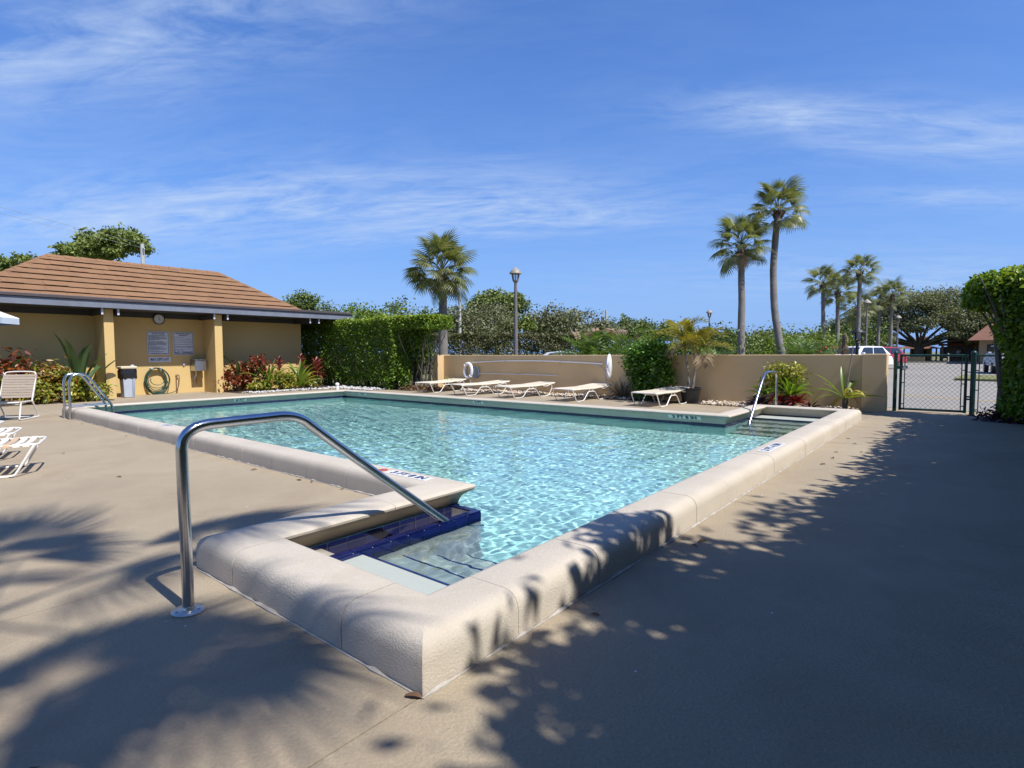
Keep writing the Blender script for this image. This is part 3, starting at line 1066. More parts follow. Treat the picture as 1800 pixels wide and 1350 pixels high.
# hip roof: base rectangle, ridge
X0, X1 = -20.35, -22.75
Y0, Y1 = 2.15, 12.02
ZR0, ZR1 = 2.93, 4.45
RY0, RY1 = 4.55, 9.78
roof = thing('roof', (X1, 7.2, ZR0))
roof.parent = ph
roof.location = (X1 + 22, 7.2 - 7.5, ZR0)
NC = 8
m_ = MB()
X2 = 2 * X1 - X0
m_.add([(X0, Y0, ZR0), (X0, Y1, ZR0), (X2, Y1, ZR0), (X2, Y0, ZR0), (X1, RY0, ZR1), (X1, RY1, ZR1)],
       [(0, 1, 5, 4), (1, 2, 5), (2, 3, 4, 5), (3, 0, 4), (3, 2, 1, 0)])
m_.build('roof_deck', 'gutter', roof)


def shingle_face(c00, c01, r0, r1, ncourse, tw):
    """one roof plane: eave c00->c01, top r0->r1; courses of separate shingles, butt ends proud"""
    c00, c01, r0, r1 = map(Vector, (c00, c01, r0, r1))
    along = (c01 - c00).normalized()
    up0 = ((r0 + r1) / 2 - (c00 + c01) / 2)
    up = (up0 - along * up0.dot(along)).normalized()
    nrm = along.cross(up).normalized()
    if nrm.z < 0:
        nrm = -nrm
    H = (r0 - c00).dot(up)
    Ltot = (c01 - c00).length
    sl = (r0 - c00).dot(along)
    sr = (c01 - r1).dot(along)
    for k in range(ncourse):
        h0, h1 = H * k / ncourse, min(H, H * (k + 1.06) / ncourse)
        x = -random.random() * tw
        while x < Ltot:
            w = tw * random.uniform(0.82, 1.18)
            a, b = x + 0.0015, x + w - 0.0015
            x += w

            def lim(h):
                return sl * h / H, Ltot - sr * h / H
            l0, q0 = lim(h0)
            l1, q1 = lim(h1)
            pa0, pb0 = max(a, l0), min(b, q0)
            pa1, pb1 = max(a, l1), min(b, q1)
            if pb0 - pa0 < 0.02:
                continue
            if pb1 - pa1 < 0.0:
                pa1 = pb1 = min(max((pa1 + pb1) / 2, l1), q1)
            t0 = 0.050 + random.uniform(-0.007, 0.007)
            dip = random.uniform(-0.008, 0.008)
            pts = []
            for (s, h, n_) in ((pa0, h0 - dip, t0 - 0.012), (pb0, h0 - dip, t0 - 0.012), (pb1, h1, 0.002), (pa1, h1, 0.002),
                               (pa0, h0 - dip, t0), (pb0, h0 - dip, t0), (pb1, h1, 0.008), (pa1, h1, 0.008)):
                pts.append(c00 + along * s + up * h + nrm * n_)
            MB().add(pts, [(0, 3, 2, 1), (4, 5, 6, 7), (0, 1, 5, 4), (1, 2, 6, 5), (2, 3, 7, 6), (3, 0, 4, 7)]).build('shingle', 'shingle', roof)


shingle_face((X0, Y0, ZR0), (X0, Y1, ZR0), (X1, RY0, ZR1), (X1, RY1, ZR1), NC, 0.52)
for (a, b) in (((X0, Y1, ZR0), (X1, RY1, ZR1)), ((X0, Y0, ZR0), (X1, RY0, ZR1)), ((X1, RY0, ZR1), (X1, RY1, ZR1))):
    a, b = Vector(a), Vector(b)
    n = 12
    for k in range(n):
        p, q = a.lerp(b, k / n), a.lerp(b, (k + 1.12) / n)
        d = (q - p).normalized()
        s = d.cross(Vector((0, 0, 1))).normalized() * 0.12
        u = Vector((0, 0, 0.045))
        u2 = Vector((0, 0, 0.02))
        drop = Vector((0, 0, -0.045))
        MB().add([p - s + drop + u2, p + u + u2, p + s + drop + u2, q - s + drop, q + u, q + s + drop, p - s + drop, p + s + drop],
                 [(0, 1, 4, 3), (1, 2, 5, 4), (6, 7, 2, 1, 0), (6, 0, 3), (2, 7, 5)]).build('ridge_cap', 'shingle', roof)
# plain far planes of the roof
# clock
XS = XB + 0.012
XK = XB + 0.062
t = thing('wall_clock', (XK, 6.95, 2.46), 'round black rimmed clock high on the pool house wall', 'clock')
MB().lathe([(0.17, 0.0), (0.175, 0.03), (0.165, 0.045), (0.148, 0.045), (0.146, 0.03)], (XK - 0.01, 6.95, 2.46), 32, 'x').build('rim', 'black', t, smooth=True)
MB().lathe([(0.147, 0.0), (0.147, 0.004)], (XK + 0.022, 6.95, 2.46), 32, 'x').build('dial', 'sign_white', t)
for k in range(12):
    a = k * PI / 6
    c = (XK + 0.0275, 6.95 + 0.118 * math.sin(a), 2.46 + 0.118 * math.cos(a))
    put_text(str(12 if k == 0 else k), 0.04, 'black_print', t, c, (0, 1, 0), (0, 0, 1), name='numeral')
MB().box(XK + 0.028, XK + 0.030, 6.945, 6.955, 2.45, 2.54).build('minute_hand', 'black', t)
mm = MB().box(-0.001, 0.001, -0.006, 0.006, -0.01, 0.065)
mm.xf(Matrix.Translation((XK + 0.031, 6.95, 2.46)) @ Matrix.Rotation(R(-150), 4, 'X'))
mm.build('hour_hand', 'black', t)


def sign(name, y0, y1, z0, z1, label, border=True):
    t = thing(name, (XS, (y0 + y1) / 2, (z0 + z1) / 2), label, 'sign')
    x = XS
    if border:
        box('board', 'sign_white', t, x - 0.011, x + 0.006, y0, y1, z0, z1, 0.003)
        e = 0.018
        b = 0.016
        m = MB()
        for (a, c, d, f) in ((y0 + e, y1 - e, z0 + e, z0 + e + b), (y0 + e, y1 - e, z1 - e - b, z1 - e), (y0 + e, y0 + e + b, z0 + e + b, z1 - e - b), (y1 - e - b, y1 - e, z0 + e + b, z1 - e - b)):
            m.box(x + 0.006, x + 0.008, a, c, d, f)
        m.build('border', 'sign_edge', t)
    else:
        box('board', 'sign_white', t, x - 0.011, x + 0.006, y0, y1, z0, z1, 0.003)
    return t


def text_rows(t, y0, z_top, rows, width, rowh, h):
    """lines of small print, too small to read: words as dashes"""
    rr = random.Random(5)
    m = MB()
    z = z_top
    for frac in rows:
        if frac:
            y = y0
            while y < y0 + width * frac:
                w = min(rr.uniform(0.012, 0.045), y0 + width * frac - y)
                m.box(XS + 0.0062, XS + 0.0076, y, y + w, z - h, z)
                y += w + 0.009
        z -= rowh
    o = m.build('small_print', 'black_print', t)
    tag(o, kind='stuff')


s1 = sign('pool_rules_sign', 6.61, 7.25, 1.30, 2.06, 'white POOL RULES sign of small print above the green hose')
put_text('POOL RULES', 0.066, 'black_print', s1, (XS + 0.0065, 6.93, 1.985), (0, 1, 0), (0, 0, 1), bold=0.0016)
text_rows(s1, 6.66, 1.935, [.9, .95, .5, .92, .97, .95, .6, .3, 0, .75, .8, .97, .95, .9, .96, .35, 0, .8, .6, .75, .97, .9, .5, 0, .8, .7], 0.54, 0.0218, 0.012)
text_rows(s1, 6.69, 1.345, [1.0], 0.48, 0.02, 0.02)
s2 = sign('no_diving_sign', 7.37, 8.01, 1.28, 2.06, 'white sign reading NO DIVING in large letters beside the rules sign')
text_rows(s2, 7.45, 2.01, [.95], 0.46, 0.04, 0.025)
text_rows(s2, 7.55, 1.955, [.95], 0.27, 0.04, 0.025)
text_rows(s2, 7.41, 1.89, [.55, 0, .95, 0, 1, 0, 1, 0, .95, 0, 1, 1, 0, .9, .5], 0.56, 0.031, 0.014)
put_text('NO DIVING', 0.125, 'black_print', s2, (XS + 0.0065, 7.69, 1.355), (0, 1, 0), (0, 0, 1), 0.84, 1.0, bold=0.004)
s3 = sign('max_depth_sign', 6.63, 7.28, 1.055, 1.225, 'small pale MAX DEPTH 6FT sign under the rules sign', False)
put_text('MAX DEPTH 6FT', 0.12, 'black_print', s3, (XS + 0.0065, 6.955, 1.138), (0, 1, 0), (0, 0, 1), 0.62, 1.0, bold=0.003)
ob = MB().box(XB, XB + 0.05, 7.64, 7.70, 0.93, 1.02).build('outlet_box', 'grey_plastic', None, bevel=0.006)
tag(ob, 'small grey outlet box on the wall left of the water fountain', 'outlet box')

# drinking fountain
t = thing('drinking_fountain', (XB, 8.15, 0.9), 'stainless drinking fountain box fixed to the pool house wall', 'water fountain')
box('cabinet', 'steel_dull', t, XB, XB + 0.42, 7.88, 8.24, 0.74, 1.10, 0.012)
box('basin_rim', 'steel', t, XB + 0.02, XB + 0.45, 7.86, 8.26, 1.103, 1.125, 0.008)
MB().tube(smooth_path([(XB + 0.10, 8.19, 1.12), (XB + 0.10, 8.19, 1.20), (XB + 0.2, 8.17, 1.20)], 2), 0.012, 8).build('spout', 'steel', t, smooth=True)
MB().tube([(XB + 0.12, 8.02, 0.74), (XB + 0.12, 8.02, 0.60), (XB + 0.05, 8.02, 0.52)], 0.022, 8).build('drain_pipe', 'steel_dull', t, smooth=True)
MB().lathe([(0.03, -0.05), (0.035, 0), (0.02, 0.06)], (XB + 0.06, 8.0, 0.52), 10).build('valve', 'steel', t, smooth=True)
MB().tube([(XB + 0.03, 8.05, 0.56), (XB + 0.03, 8.06, 0.30)], 0.010, 6).build('supply_pipe', 'copper', t)

# coiled hose
t = thing('garden_hose', (XB, 6.80, 0.05), 'coil of green garden hose hung on the pool house wall', 'hose')
rr = random.Random(3)
for k in range(9):
    a0 = rr.uniform(0, 6)
    rx, rz = rr.uniform(0.27, 0.37), rr.uniform(0.36, 0.44)
    cy, cz = 6.80 + rr.uniform(-0.03, 0.03), 0.86 - rz
    pts = [(XB + 0.05 + 0.014 * k + 0.015 * math.sin(3 * a + a0), cy + rx * math.sin(a), cz + rz * math.cos(a) + 0.01 * math.sin(2 * a + a0)) for a in [q * 2 * PI / 34 for q in range(34)]]
    MB().tube(pts, 0.0115, 7, True).build('hose_loop', 'hose', t, smooth=True)
for (c, d) in ((0.55, 0.20), (0.50, 0.26)):
    pts = [(XB + 0.20, 6.80 + d * math.sin(a), c + d * 0.8 * math.cos(a) - 0.08) for a in [-2 + q * 4 / 14 + PI for q in range(15)]]
    MB().tube(pts, 0.0115, 7).build('hose_loop', 'hose', t, smooth=True)
for y in (6.68, 6.92):
    mm = MB().box(-0.04, 0.11, -0.035, 0.035, -0.03, 0.03)
    mm.xf(Matrix.Translation((XB + 0.05, y, 0.845)) @ Matrix.Rotation(R(-20 if y > 6.8 else 20), 4, 'X'))
    mm.build('hanger_hook', 'bracket', t)
MB().tube(smooth_path([(XB + 0.12, 6.85, 0.02), (XB + 0.25, 7.1, 0.015), (XB + 0.2, 7.4, 0.1), (XB + 0.1, 7.5, 0.5), (XB + 0.07, 7.48, 0.62)], 3), 0.0115, 7).build('hose_tail', 'hose', t, smooth=True)
t = thing('wall_spigot', (XB + 0.04, 7.42, 0), 'copper tap pipe standing beside the coiled hose', 'tap')
MB().tube([(XB + 0.04, 7.42, -0.03), (XB + 0.04, 7.42, 0.60)], 0.014, 8).build('pipe', 'copper', t, smooth=True)
MB().tube([(XB + 0.04, 7.42, 0.58), (XB + 0.09, 7.46, 0.60)], 0.018, 8).build('tap', 'brass', t, smooth=True)
MB().lathe([(0.03, 0), (0.03, 0.012)], (XB + 0.05, 7.43, 0.63), 10).build('tap_wheel', 'red_print', t)

# litter bin
t = thing('litter_bin', (-19.88, 5.78, 0), 'grey litter bin with dark bag and cream lid beside the column', 'litter bin')
mm = MB()
bx = [(-0.19, -0.17), (0.19, -0.17), (0.19, 0.17), (-0.19, 0.17)]
mm.add([(-19.88 + x * 0.82, 5.78 + y * 0.82, 0.002) for x, y in bx] + [(-19.88 + x, 5.78 + y, 0.72) for x, y in bx],
       [(0, 3, 2, 1), (4, 5, 6, 7), (0, 1, 5, 4), (1, 2, 6, 5), (2, 3, 7, 6), (3, 0, 4, 7)])
mm.build('body', 'grey_plastic', t, bevel=0.02)
for dy in (0.075, 0.11):
    box('rib', 'sign_edge', t, -19.71, -19.695, 5.78 + dy, 5.79 + dy, 0.05, 0.58)
mm = MB()
ring = []
NB = 20
for (rad, z) in ((0.185, 0.56), (0.225, 0.60), (0.235, 0.70), (0.225, 0.80), (0.215, 0.87)):
    for k in range(NB):
        a = 2 * PI * k / NB
        w = rad * (1 + 0.05 * math.sin(k * 2.7 + z * 30)) * min(1.25, 1 / max(abs(math.cos(a)), abs(math.sin(a)))) * 0.92
        ring.append((-19.88 + w * math.cos(a), 5.78 + w * math.sin(a), z + (0.05 * math.sin(k * 1.7) if z < 0.6 else 0)))
ff = [(i * NB + k, i * NB + (k + 1) % NB, (i + 1) * NB + (k + 1) % NB, (i + 1) * NB + k) for i in range(4) for k in range(NB)]
mm.add(ring, ff)
mm.build('bin_bag', 'bag', t, smooth=True)
box('lid', 'cream_plastic', t, -20.10, -19.66, 5.56, 6.00, 0.87, 0.955, 0.03)
MB().lathe([(0.06, 0), (0.05, 0.03), (0.01, 0.045)], (-19.80, 5.90, 0.955), 12).build('lid_knob', 'grey_plastic', t, smooth=True)

# ------------------------------------------------------------------ garden wall with end piers
gw = thing('garden_wall', (-8.3, 14.5, 0), 'long low tan stucco wall behind the loungers', 'wall')
box('wall_panel', 'stucco', gw, -15.05, -1.84, 14.42, 14.62, -0.06, 1.235, 0.012)
box('end_pier', 'stucco', gw, -1.84, -1.38, 14.36, 14.70, -0.06, 1.25, 0.014)
box('end_pier', 'stucco', gw, -15.32, -15.05, 14.12, 14.75, -0.06, 1.245, 0.014)

# life ring
t = thing('life_ring', (-13.72, 14.33, 0.68), 'white life ring hanging on the left of the garden wall', 'life ring')
pts = [(-13.72 + 0.175 * math.cos(a), 14.33, 0.69 + 0.245 * math.sin(a)) for a in [q * 2 * PI / 28 for q in range(28)]]
MB().tube(pts, 0.062, 12, True).build('ring', 'ring_white', t, smooth=True)
for a in (0.8, 2.35, 3.95, 5.5):
    p = [(-13.72 + (0.175 + 0.066 * math.cos(b)) * math.cos(a), 14.33 + 0.068 * math.sin(b), 0.69 + (0.245 + 0.066 * math.cos(b)) * math.sin(a)) for b in [q * 2 * PI / 12 for q in range(12)]]
    MB().tube(p, 0.012, 6, True).build('rope_band', 'strap_white', t, smooth=True)
box('hook_post', 'white_tube', t, -13.72, -13.68, 14.37, 14.415, 0.05, 0.45)
# long shepherd pole with net bag, and skimmer
t = thing('rescue_pole', (-11.0, 14.36, 1.0), 'long white rescue pole arched along the top of the wall', 'rescue pole')
MB().tube([(-13.55 + 5.25 * k / 14, 14.36, 0.975 + 0.075 * math.sin(PI * k / 14) - 0.01 * k / 14) for k in range(15)], 0.021, 8).build('pole', 'alu', t, smooth=True)
for k in (4, 10):
    x = -13.55 + 5.25 * k / 14
    MB().tube([(x, 14.42, 1.05), (x, 14.33, 1.03), (x, 14.33, 0.97)], 0.01, 6).build('wall_hook', 'steel_dull', t)
MB().tube(smooth_path([(-8.75, 14.36, 0.98), (-8.45, 14.36, 0.93), (-8.28, 14.36, 0.78), (-8.25, 14.36, 0.55), (-8.25, 14.36, 0.35)], 3), 0.011, 8).build('crook', 'alu', t, smooth=True)
t = thing('leaf_net', (-8.12, 14.33, 0.9), 'white drooping net bag at the right end of the rescue pole', 'leaf net')
mm = MB()
NR = 16
vv = []
prof = [(1.0, 0.0), (0.97, 0.03), (0.8, 0.07), (0.5, 0.095), (0.15, 0.10)]
for (s, dy) in prof:
    for k in range(NR):
        a = 2 * PI * k / NR
        vv.append((-8.12 + 0.085 * s * math.cos(a) * (1 + 0.08 * math.sin(3 * a)), 14.38 - dy * (1 + 0.25 * math.sin(k * 2.1)), 0.90 + 0.36 * s * math.sin(a)))
ff = [(i * NR + k, i * NR + (k + 1) % NR, (i + 1) * NR + (k + 1) % NR, (i + 1) * NR + k) for i in range(4) for k in range(NR)]
ff.append(tuple(range(4 * NR, 5 * NR)))
mm.add(vv, ff)
mm.build('net_bag', 'cloth', t, smooth=True)
MB().tube([(-8.12 + 0.09 * math.cos(a), 14.385, 0.90 + 0.365 * math.sin(a)) for a in [q * 2 * PI / 24 for q in range(24)]], 0.013, 6, True).build('net_rim', 'white_tube', t, smooth=True)
t = thing('pool_skimmer', (-13.4, 14.36, 0.6), 'flat grey skimmer net on a long pole low on the wall', 'pool skimmer')
rim = [(-13.62, 0.80), (-13.34, 0.82), (-13.25, 0.76), (-13.24, 0.50), (-13.31, 0.44), (-13.57, 0.46), (-13.64, 0.54), (-13.65, 0.74)]
MB().tube(smooth_path([(x, 14.35, z) for x, z in rim] + [(rim[0][0], 14.35, rim[0][1])], 2), 0.016, 8).build('rim', 'net_rim', t, smooth=True)
MB().prism([(x * 1.0, z) for x, z in rim], 14.352, 14.356, 'y').build('mesh', 'net', t)
MB().tube([(-13.24, 14.36, 0.60), (-11.4, 14.36, 0.605), (-9.95, 14.36, 0.60)], 0.014, 8).build('pole', 'alu', t, smooth=True)
MB().tube([(-11.5, 14.36, 0.605), (-11.4, 14.36, 0.605)], 0.02, 8).build('pole_clamp', 'brass', t)
for x in (-12.4, -10.3):
    MB().tube([(x, 14.42, 0.62), (x, 14.345, 0.59)], 0.009, 6).build('wall_hook', 'steel_dull', t)


# ------------------------------------------------------------------ chain-link gate and fences
def chain(mb, p0, p1, z0, z1, pitch=0.062, r=0.0022):
    """diamond wire mesh in the vertical plane p0->p1"""
    p0, p1 = Vector(p0), Vector(p1)
    L = (p1 - p0).length
    H = z1 - z0
    t = (p1 - p0) / L
    n = Vector((-t.y, t.x))

    def P(s, z, o):
        q = p0 + t * s + n * o
        return (q.x, q.y, z)
    k = -H
    while k < L:
        for sg in (1, -1):
            a, b = (k, 0), (k + H, H)
            s0, s1 = max(0, a[0]), min(L, b[0])
            if s1 - s0 < 0.01:
                continue
            h0, h1 = s0 - k, s1 - k
            if sg == 1:
                mb.tube([P(s0, z0 + h0, 0.002), P(s1, z0 + h1, 0.002)], r, 4, cap=False)
            else:
                mb.tube([P(s0, z1 - h0, -0.002), P(s1, z1 - h1, -0.002)], r, 4, cap=False)
        k += pitch * 1.4142
    return mb


gt = thing('chain_link_gate', (-0.65, 14.75, 0), 'dark green chain link gate beside the end of the garden wall', 'gate')
GX0, GX1, GY = -1.16, -0.06, 14.75
for x in (GX0, GX1):
    MB().tube([(x, GY, 0.03), (x, GY, 1.24)], 0.026, 10).build('stile', 'fence_green', gt, smooth=True)
for z in (0.06, 1.215):
    MB().tube([(GX0, GY, z), (GX1, GY, z)], 0.024, 10).build('cross_rail', 'fence_green', gt, smooth=True)
for x in (GX0 + 0.07, GX1 - 0.07):
    MB().tube([(x, GY - 0.03, 0.06), (x, GY - 0.03, 1.21)], 0.010, 6).build('tension_bar', 'fence_green', gt)
for x, sx in ((GX0, 1), (GX1, -1)):
    for z in (0.16, 0.62, 0.9):
        box('tension_band', 'fence_green', gt, min(x, x + sx * 0.07), max(x, x + sx * 0.07), GY - 0.035, GY - 0.027, z, z + 0.02)
o = chain(MB(), (GX0 + 0.06, GY), (GX1 - 0.06, GY), 0.06, 1.21).build('chain_link', 'wire_green', gt)
tag(o, kind='stuff')
mm = MB().box(GX0 - 0.09, GX0 + 0.12, GY - 0.05, GY - 0.02, 0.93, 0.99)
mm.build('latch', 'fence_green', gt, bevel=0.006)
MB().lathe([(0.035, -0.02), (0.035, 0.02)], (GX0 + 0.07, GY - 0.06, 0.95), 10, 'y').build('latch_knob', 'steel_dull', gt)
for z in (0.30, 0.35):
    box('hinge', 'fence_green', gt, GX1, GX1 + 0.12, GY - 0.015, GY + 0.015, z, z + 0.035)


def fence(name, x0, x1, y, posts, label, big=0.036, h=1.25):
    f = thing(name, ((x0 + x1) / 2, y, 0), label, 'fence')
    for x in posts:
        MB().tube([(x, y, -0.05), (x, y, h)], big, 10).build('post', 'fence_green', f, smooth=True)
        MB().lathe([(big * 1.15, 0), (big * 1.15, 0.02), (big * 0.8, 0.05), (0.004, 0.065)], (x, y, h), 10).build('post_cap', 'fence_green', f, smooth=True)
    if x1 - x0 > 0.3:
        MB().tube([(x0, y, h - 0.04), (x1, y, h - 0.04)], 0.02, 8).build('top_rail', 'fence_green', f, smooth=True)
        MB().tube([(x0 + 0.09, y - 0.03, 0.05), (x0 + 0.09, y - 0.03, h - 0.05)], 0.009, 6).build('tension_bar', 'fence_green', f)
        for z in (0.1, 0.5, 0.9):
            box('tension_band', 'fence_green', f, x0, x0 + 0.09, y - 0.036, y - 0.028, z, z + 0.02)
        o = chain(MB(), (x0 + 0.09, y), (x1, y), 0.04, h - 0.05).build('chain_link', 'wire_green', f)
        tag(o, kind='stuff')
    return f


fence('gate_post', -1.27, -1.25, 14.72, [-1.255], 'green fence post between the wall end and the gate')
fence('chain_link_fence', 0.055, 2.6, 14.76, [0.055, 1.3, 2.6], 'green chain link fence right of the gate behind the hedge tree', 0.046)
fence('chain_link_fence', -20.5, -15.4, 14.55, [-20.4, -17.9, -15.95, -15.72], 'green chain link fence between the clipped hedge and the garden wall', 0.036)


# ------------------------------------------------------------------ loungers and chair
def strap(w, d, sag=0.012, th=0.004):
    """one vinyl strap across the frame, wrapped down at both ends"""
    xs = [-w / 2 - 0.016, -w / 2 - 0.012, -w / 2 + 0.0, -w / 4, 0, w / 4, w / 2, w / 2 + 0.012, w / 2 + 0.016]
    zs = [-0.016, 0.006, 0.016, 0.012 - sag * .75, 0.012 - sag, 0.012 - sag * .75, 0.016, 0.006, -0.016]
    v, f = [], []
    for x, z in zip(xs, zs):
        v += [(x, -d / 2, z), (x, d / 2, z), (x, d / 2, z - th), (x, -d / 2, z - th)]
    for i in range(len(xs) - 1):
        a, b = i * 4, i * 4 + 4
        f += [(a, b, b + 1, a + 1), (a + 1, b + 1, b + 2, a + 2), (a + 2, b + 2, b + 3, a + 3), (a + 3, b + 3, b, a)]
    f += [(0, 1, 2, 3), ((len(xs) - 1) * 4 + 3, (len(xs) - 1) * 4 + 2, (len(xs) - 1) * 4 + 1, (len(xs) - 1) * 4)]
    return MB().add(v, f)


LW, LL, LZ = 0.66, 1.86, 0.335


def make_lounger(mats, pitch, sw, rise):
    t = thing('strap_lounger', (0, 0, 0))
    h = LW / 2
    hinge = 1.02
    top = LZ + rise

    def z_at(y):
        return LZ if y < hinge else LZ + (top - LZ) * (y - hinge) / (LL - hinge)
    loop = smooth_path([(-h, hinge, LZ), (-h, 0.10, LZ), (-h, 0.0, LZ), (-h + 0.09, -0.01, LZ), (h - 0.09, -0.01, LZ), (h, 0.0, LZ), (h, 0.10, LZ), (h, hinge, LZ)], 2)
    MB().tube(loop, 0.0125, 8).build('seat_frame', 'white_tube', t, smooth=True)
    loop = smooth_path([(-h, hinge, LZ), (-h, LL - 0.1, z_at(LL - 0.1)), (-h, LL, top), (-h + 0.1, LL + 0.01, top), (h - 0.1, LL + 0.01, top), (h, LL, top), (h, LL - 0.1, z_at(LL - 0.1)), (h, hinge, LZ)], 2)
    MB().tube(loop, 0.0125, 8).build('back_frame', 'white_tube', t, smooth=True)
    for s in (-1, 1):
        x = s * (h + 0.012)
        p = [(x - s * 0.01, 0.02, LZ), (x, 0.05, LZ - 0.05), (x, 0.17, 0.06), (x, 0.20, 0.012), (x, 0.26, 0.012), (x, 0.42, 0.012), (x, 0.50, 0.02), (x, 0.56, 0.07),
             (x, 0.70, LZ - 0.10), (x, 0.76, LZ - 0.085), (x, 0.96, LZ - 0.085), (x, 1.02, LZ - 0.10), (x, 1.16, 0.07), (x, 1.20, 0.012), (x, 1.28, 0.012), (x, 1.46, 0.012), (x, 1.54, 0.02),
             (x, 1.60, 0.08), (x, 1.70, LZ - 0.09), (x, 1.70, LZ - 0.02), (x, 1.62, LZ + 0.02), (x, 1.50, LZ - 0.03), (x, 1.38, LZ - 0.03), (x - s * 0.01, 1.28, LZ + 0.02)]
        MB().tube(smooth_path(p, 2), 0.0125, 8).build('leg_frame', 'white_tube', t, smooth=True)
        for y in (0.78, 0.93):
            MB().tube([(x, y, LZ - 0.087), (x - s * 0.012, y - 0.02, LZ)], 0.009, 6).build('stay', 'white_tube', t, smooth=True)
        for y in (0.22, 0.44, 1.22, 1.48):
            box('glide', 'glide', t, x - 0.014, x + 0.014, y - 0.02, y + 0.02, 0.0005, 0.012)
    for y in (0.40, 1.10):
        MB().tube(smooth_path([(-h, y, LZ - 0.012), (-h + 0.1, y, LZ - 0.055), (0, y, LZ - 0.075), (h - 0.1, y, LZ - 0.055), (h, y, LZ - 0.012)], 2), 0.010, 8).build('cross_brace', 'white_tube', t, smooth=True)
    n = int((LL - 0.10) / pitch)
    meshes = {}
    for k in range(n):
        y = 0.05 + pitch * (k + 0.5)
        mn = mats[k % len(mats)]
        if mn not in meshes:
            meshes[mn] = strap(LW, sw).mesh('strap', mn, None, True)
        o = link('strap', meshes[mn], t)
        a = 0.0 if y < hinge else math.atan2(top - LZ, LL - hinge)
        o.location = (0, y, z_at(y) + 0.002)
        o.rotation_euler = (a, 0, 0)
    return t


far = make_lounger(['strap_cream'], 0.0585, 0.052, 0.06)
SPOTS = [(-13.98, 12.40, 3, 'cream strap lounger nearest the clipped hedge by the life ring'),
         (-12.28, 12.25, -14, 'cream strap lounger under the pool skimmer net, second from the hedge'),
         (-10.45, 12.30, -10, 'cream strap lounger in the middle of the row at the garden wall'),
         (-8.40, 12.36, -5, 'cream strap lounger under the drooping net bag, fourth from the hedge'),
         (-6.02, 12.30, -4, 'cream strap lounger in front of the glossy bush and black pot')]
for i, (x, y, a, lab) in enumerate(SPOTS):
    o = far if i == 0 else copy_tree(far)
    o.location = (x, y, 0)
    o.rotation_euler = (0, 0, R(a))
    tag(o, lab, 'lounger', 'strap loungers along the garden wall')
near = make_lounger(['strap_white', 'strap_white', 'strap_tan'], 0.082, 0.056, 0.10)
for i, (x, y, a, lab) in enumerate([(-8.12, 1.50, 163, 'white and tan strap lounger nearest the camera at the left edge'),
                                    (-9.42, 1.50, 163, 'white and tan strap lounger just behind the nearest one'),
                                    (-10.62, 1.50, 162, 'white strap lounger of which only the foot end shows, furthest of the left row')]):
    o = near if i == 0 else copy_tree(near)
    o.location = (x, y, 0)
    o.rotation_euler = (0, 0, R(a))
    tag(o, lab, 'lounger', 'strap loungers on the left of the deck')


def make_chair():
    t = thing('strap_chair', (0, 0, 0))
    w, h = 0.56, 0.28
    zs = 0.36
    bk = [(-h, 0.0, zs), (-h, -0.10, 0.62), (-h, -0.22, 0.92), (-h + 0.07, -0.235, 0.96), (h - 0.07, -0.235, 0.96), (h, -0.22, 0.92), (h, -0.10, 0.62), (h, 0.0, zs)]
    MB().tube(smooth_path(bk, 2), 0.0135, 8).build('back_frame', 'white_tube', t, smooth=True)
    st = [(-h, 0.0, zs), (-h, 0.40, zs), (-h, 0.50, zs), (-h + 0.06, 0.52, zs), (h - 0.06, 0.52, zs), (h, 0.50, zs), (h, 0.40, zs), (h, 0.0, zs)]
    MB().tube(smooth_path(st, 2), 0.0135, 8).build('seat_frame', 'white_tube', t, smooth=True)
    for s in (-1, 1):
        x = s * (h + 0.014)
        p = [(x - s * 0.01, 0.02, zs), (x, -0.05, zs - 0.10), (x, -0.20, 0.03), (x, -0.19, 0.014), (x, 0.0, 0.014), (x, 0.46, 0.014), (x, 0.52, 0.02), (x, 0.50, 0.08), (x, 0.44, zs - 0.04), (x - s * 0.01, 0.42, zs)]
        MB().tube(smooth_path(p, 2), 0.0135, 8).build('leg_frame', 'white_tube', t, smooth=True)
    MB().tube([(-h, -0.19, 0.014), (h, -0.19, 0.014)], 0.011, 8).build('foot_bar', 'white_tube', t, smooth=True)
    MB().tube(smooth_path([(-h, 0.2, zs - 0.01), (-h + 0.1, 0.2, zs - 0.06), (h - 0.1, 0.2, zs - 0.06), (h, 0.2, zs - 0.01)], 2), 0.010, 8).build('cross_brace', 'white_tube', t, smooth=True)
    me = strap(w, 0.05, 0.006).mesh('strap', 'strap_brown', None, True)
    for k in range(6):
        o = link('strap', me, t)
        o.location = (0, 0.06 + k * 0.078, zs)
    for k in range(9):
        f = (k + 0.5) / 9
        o = link('strap', me, t)
        o.location = (0, -0.03 - 0.18 * f, zs + 0.06 + 0.48 * f)
        o.rotation_euler = (R(-69), 0, 0)
    return t


ch = make_chair()
ch.location = (-15.15, 2.42, 0)
ch.rotation_euler = (0, 0, R(-125))
tag(ch, 'white framed chair with taupe straps before the red and yellow shrubs', 'chair')

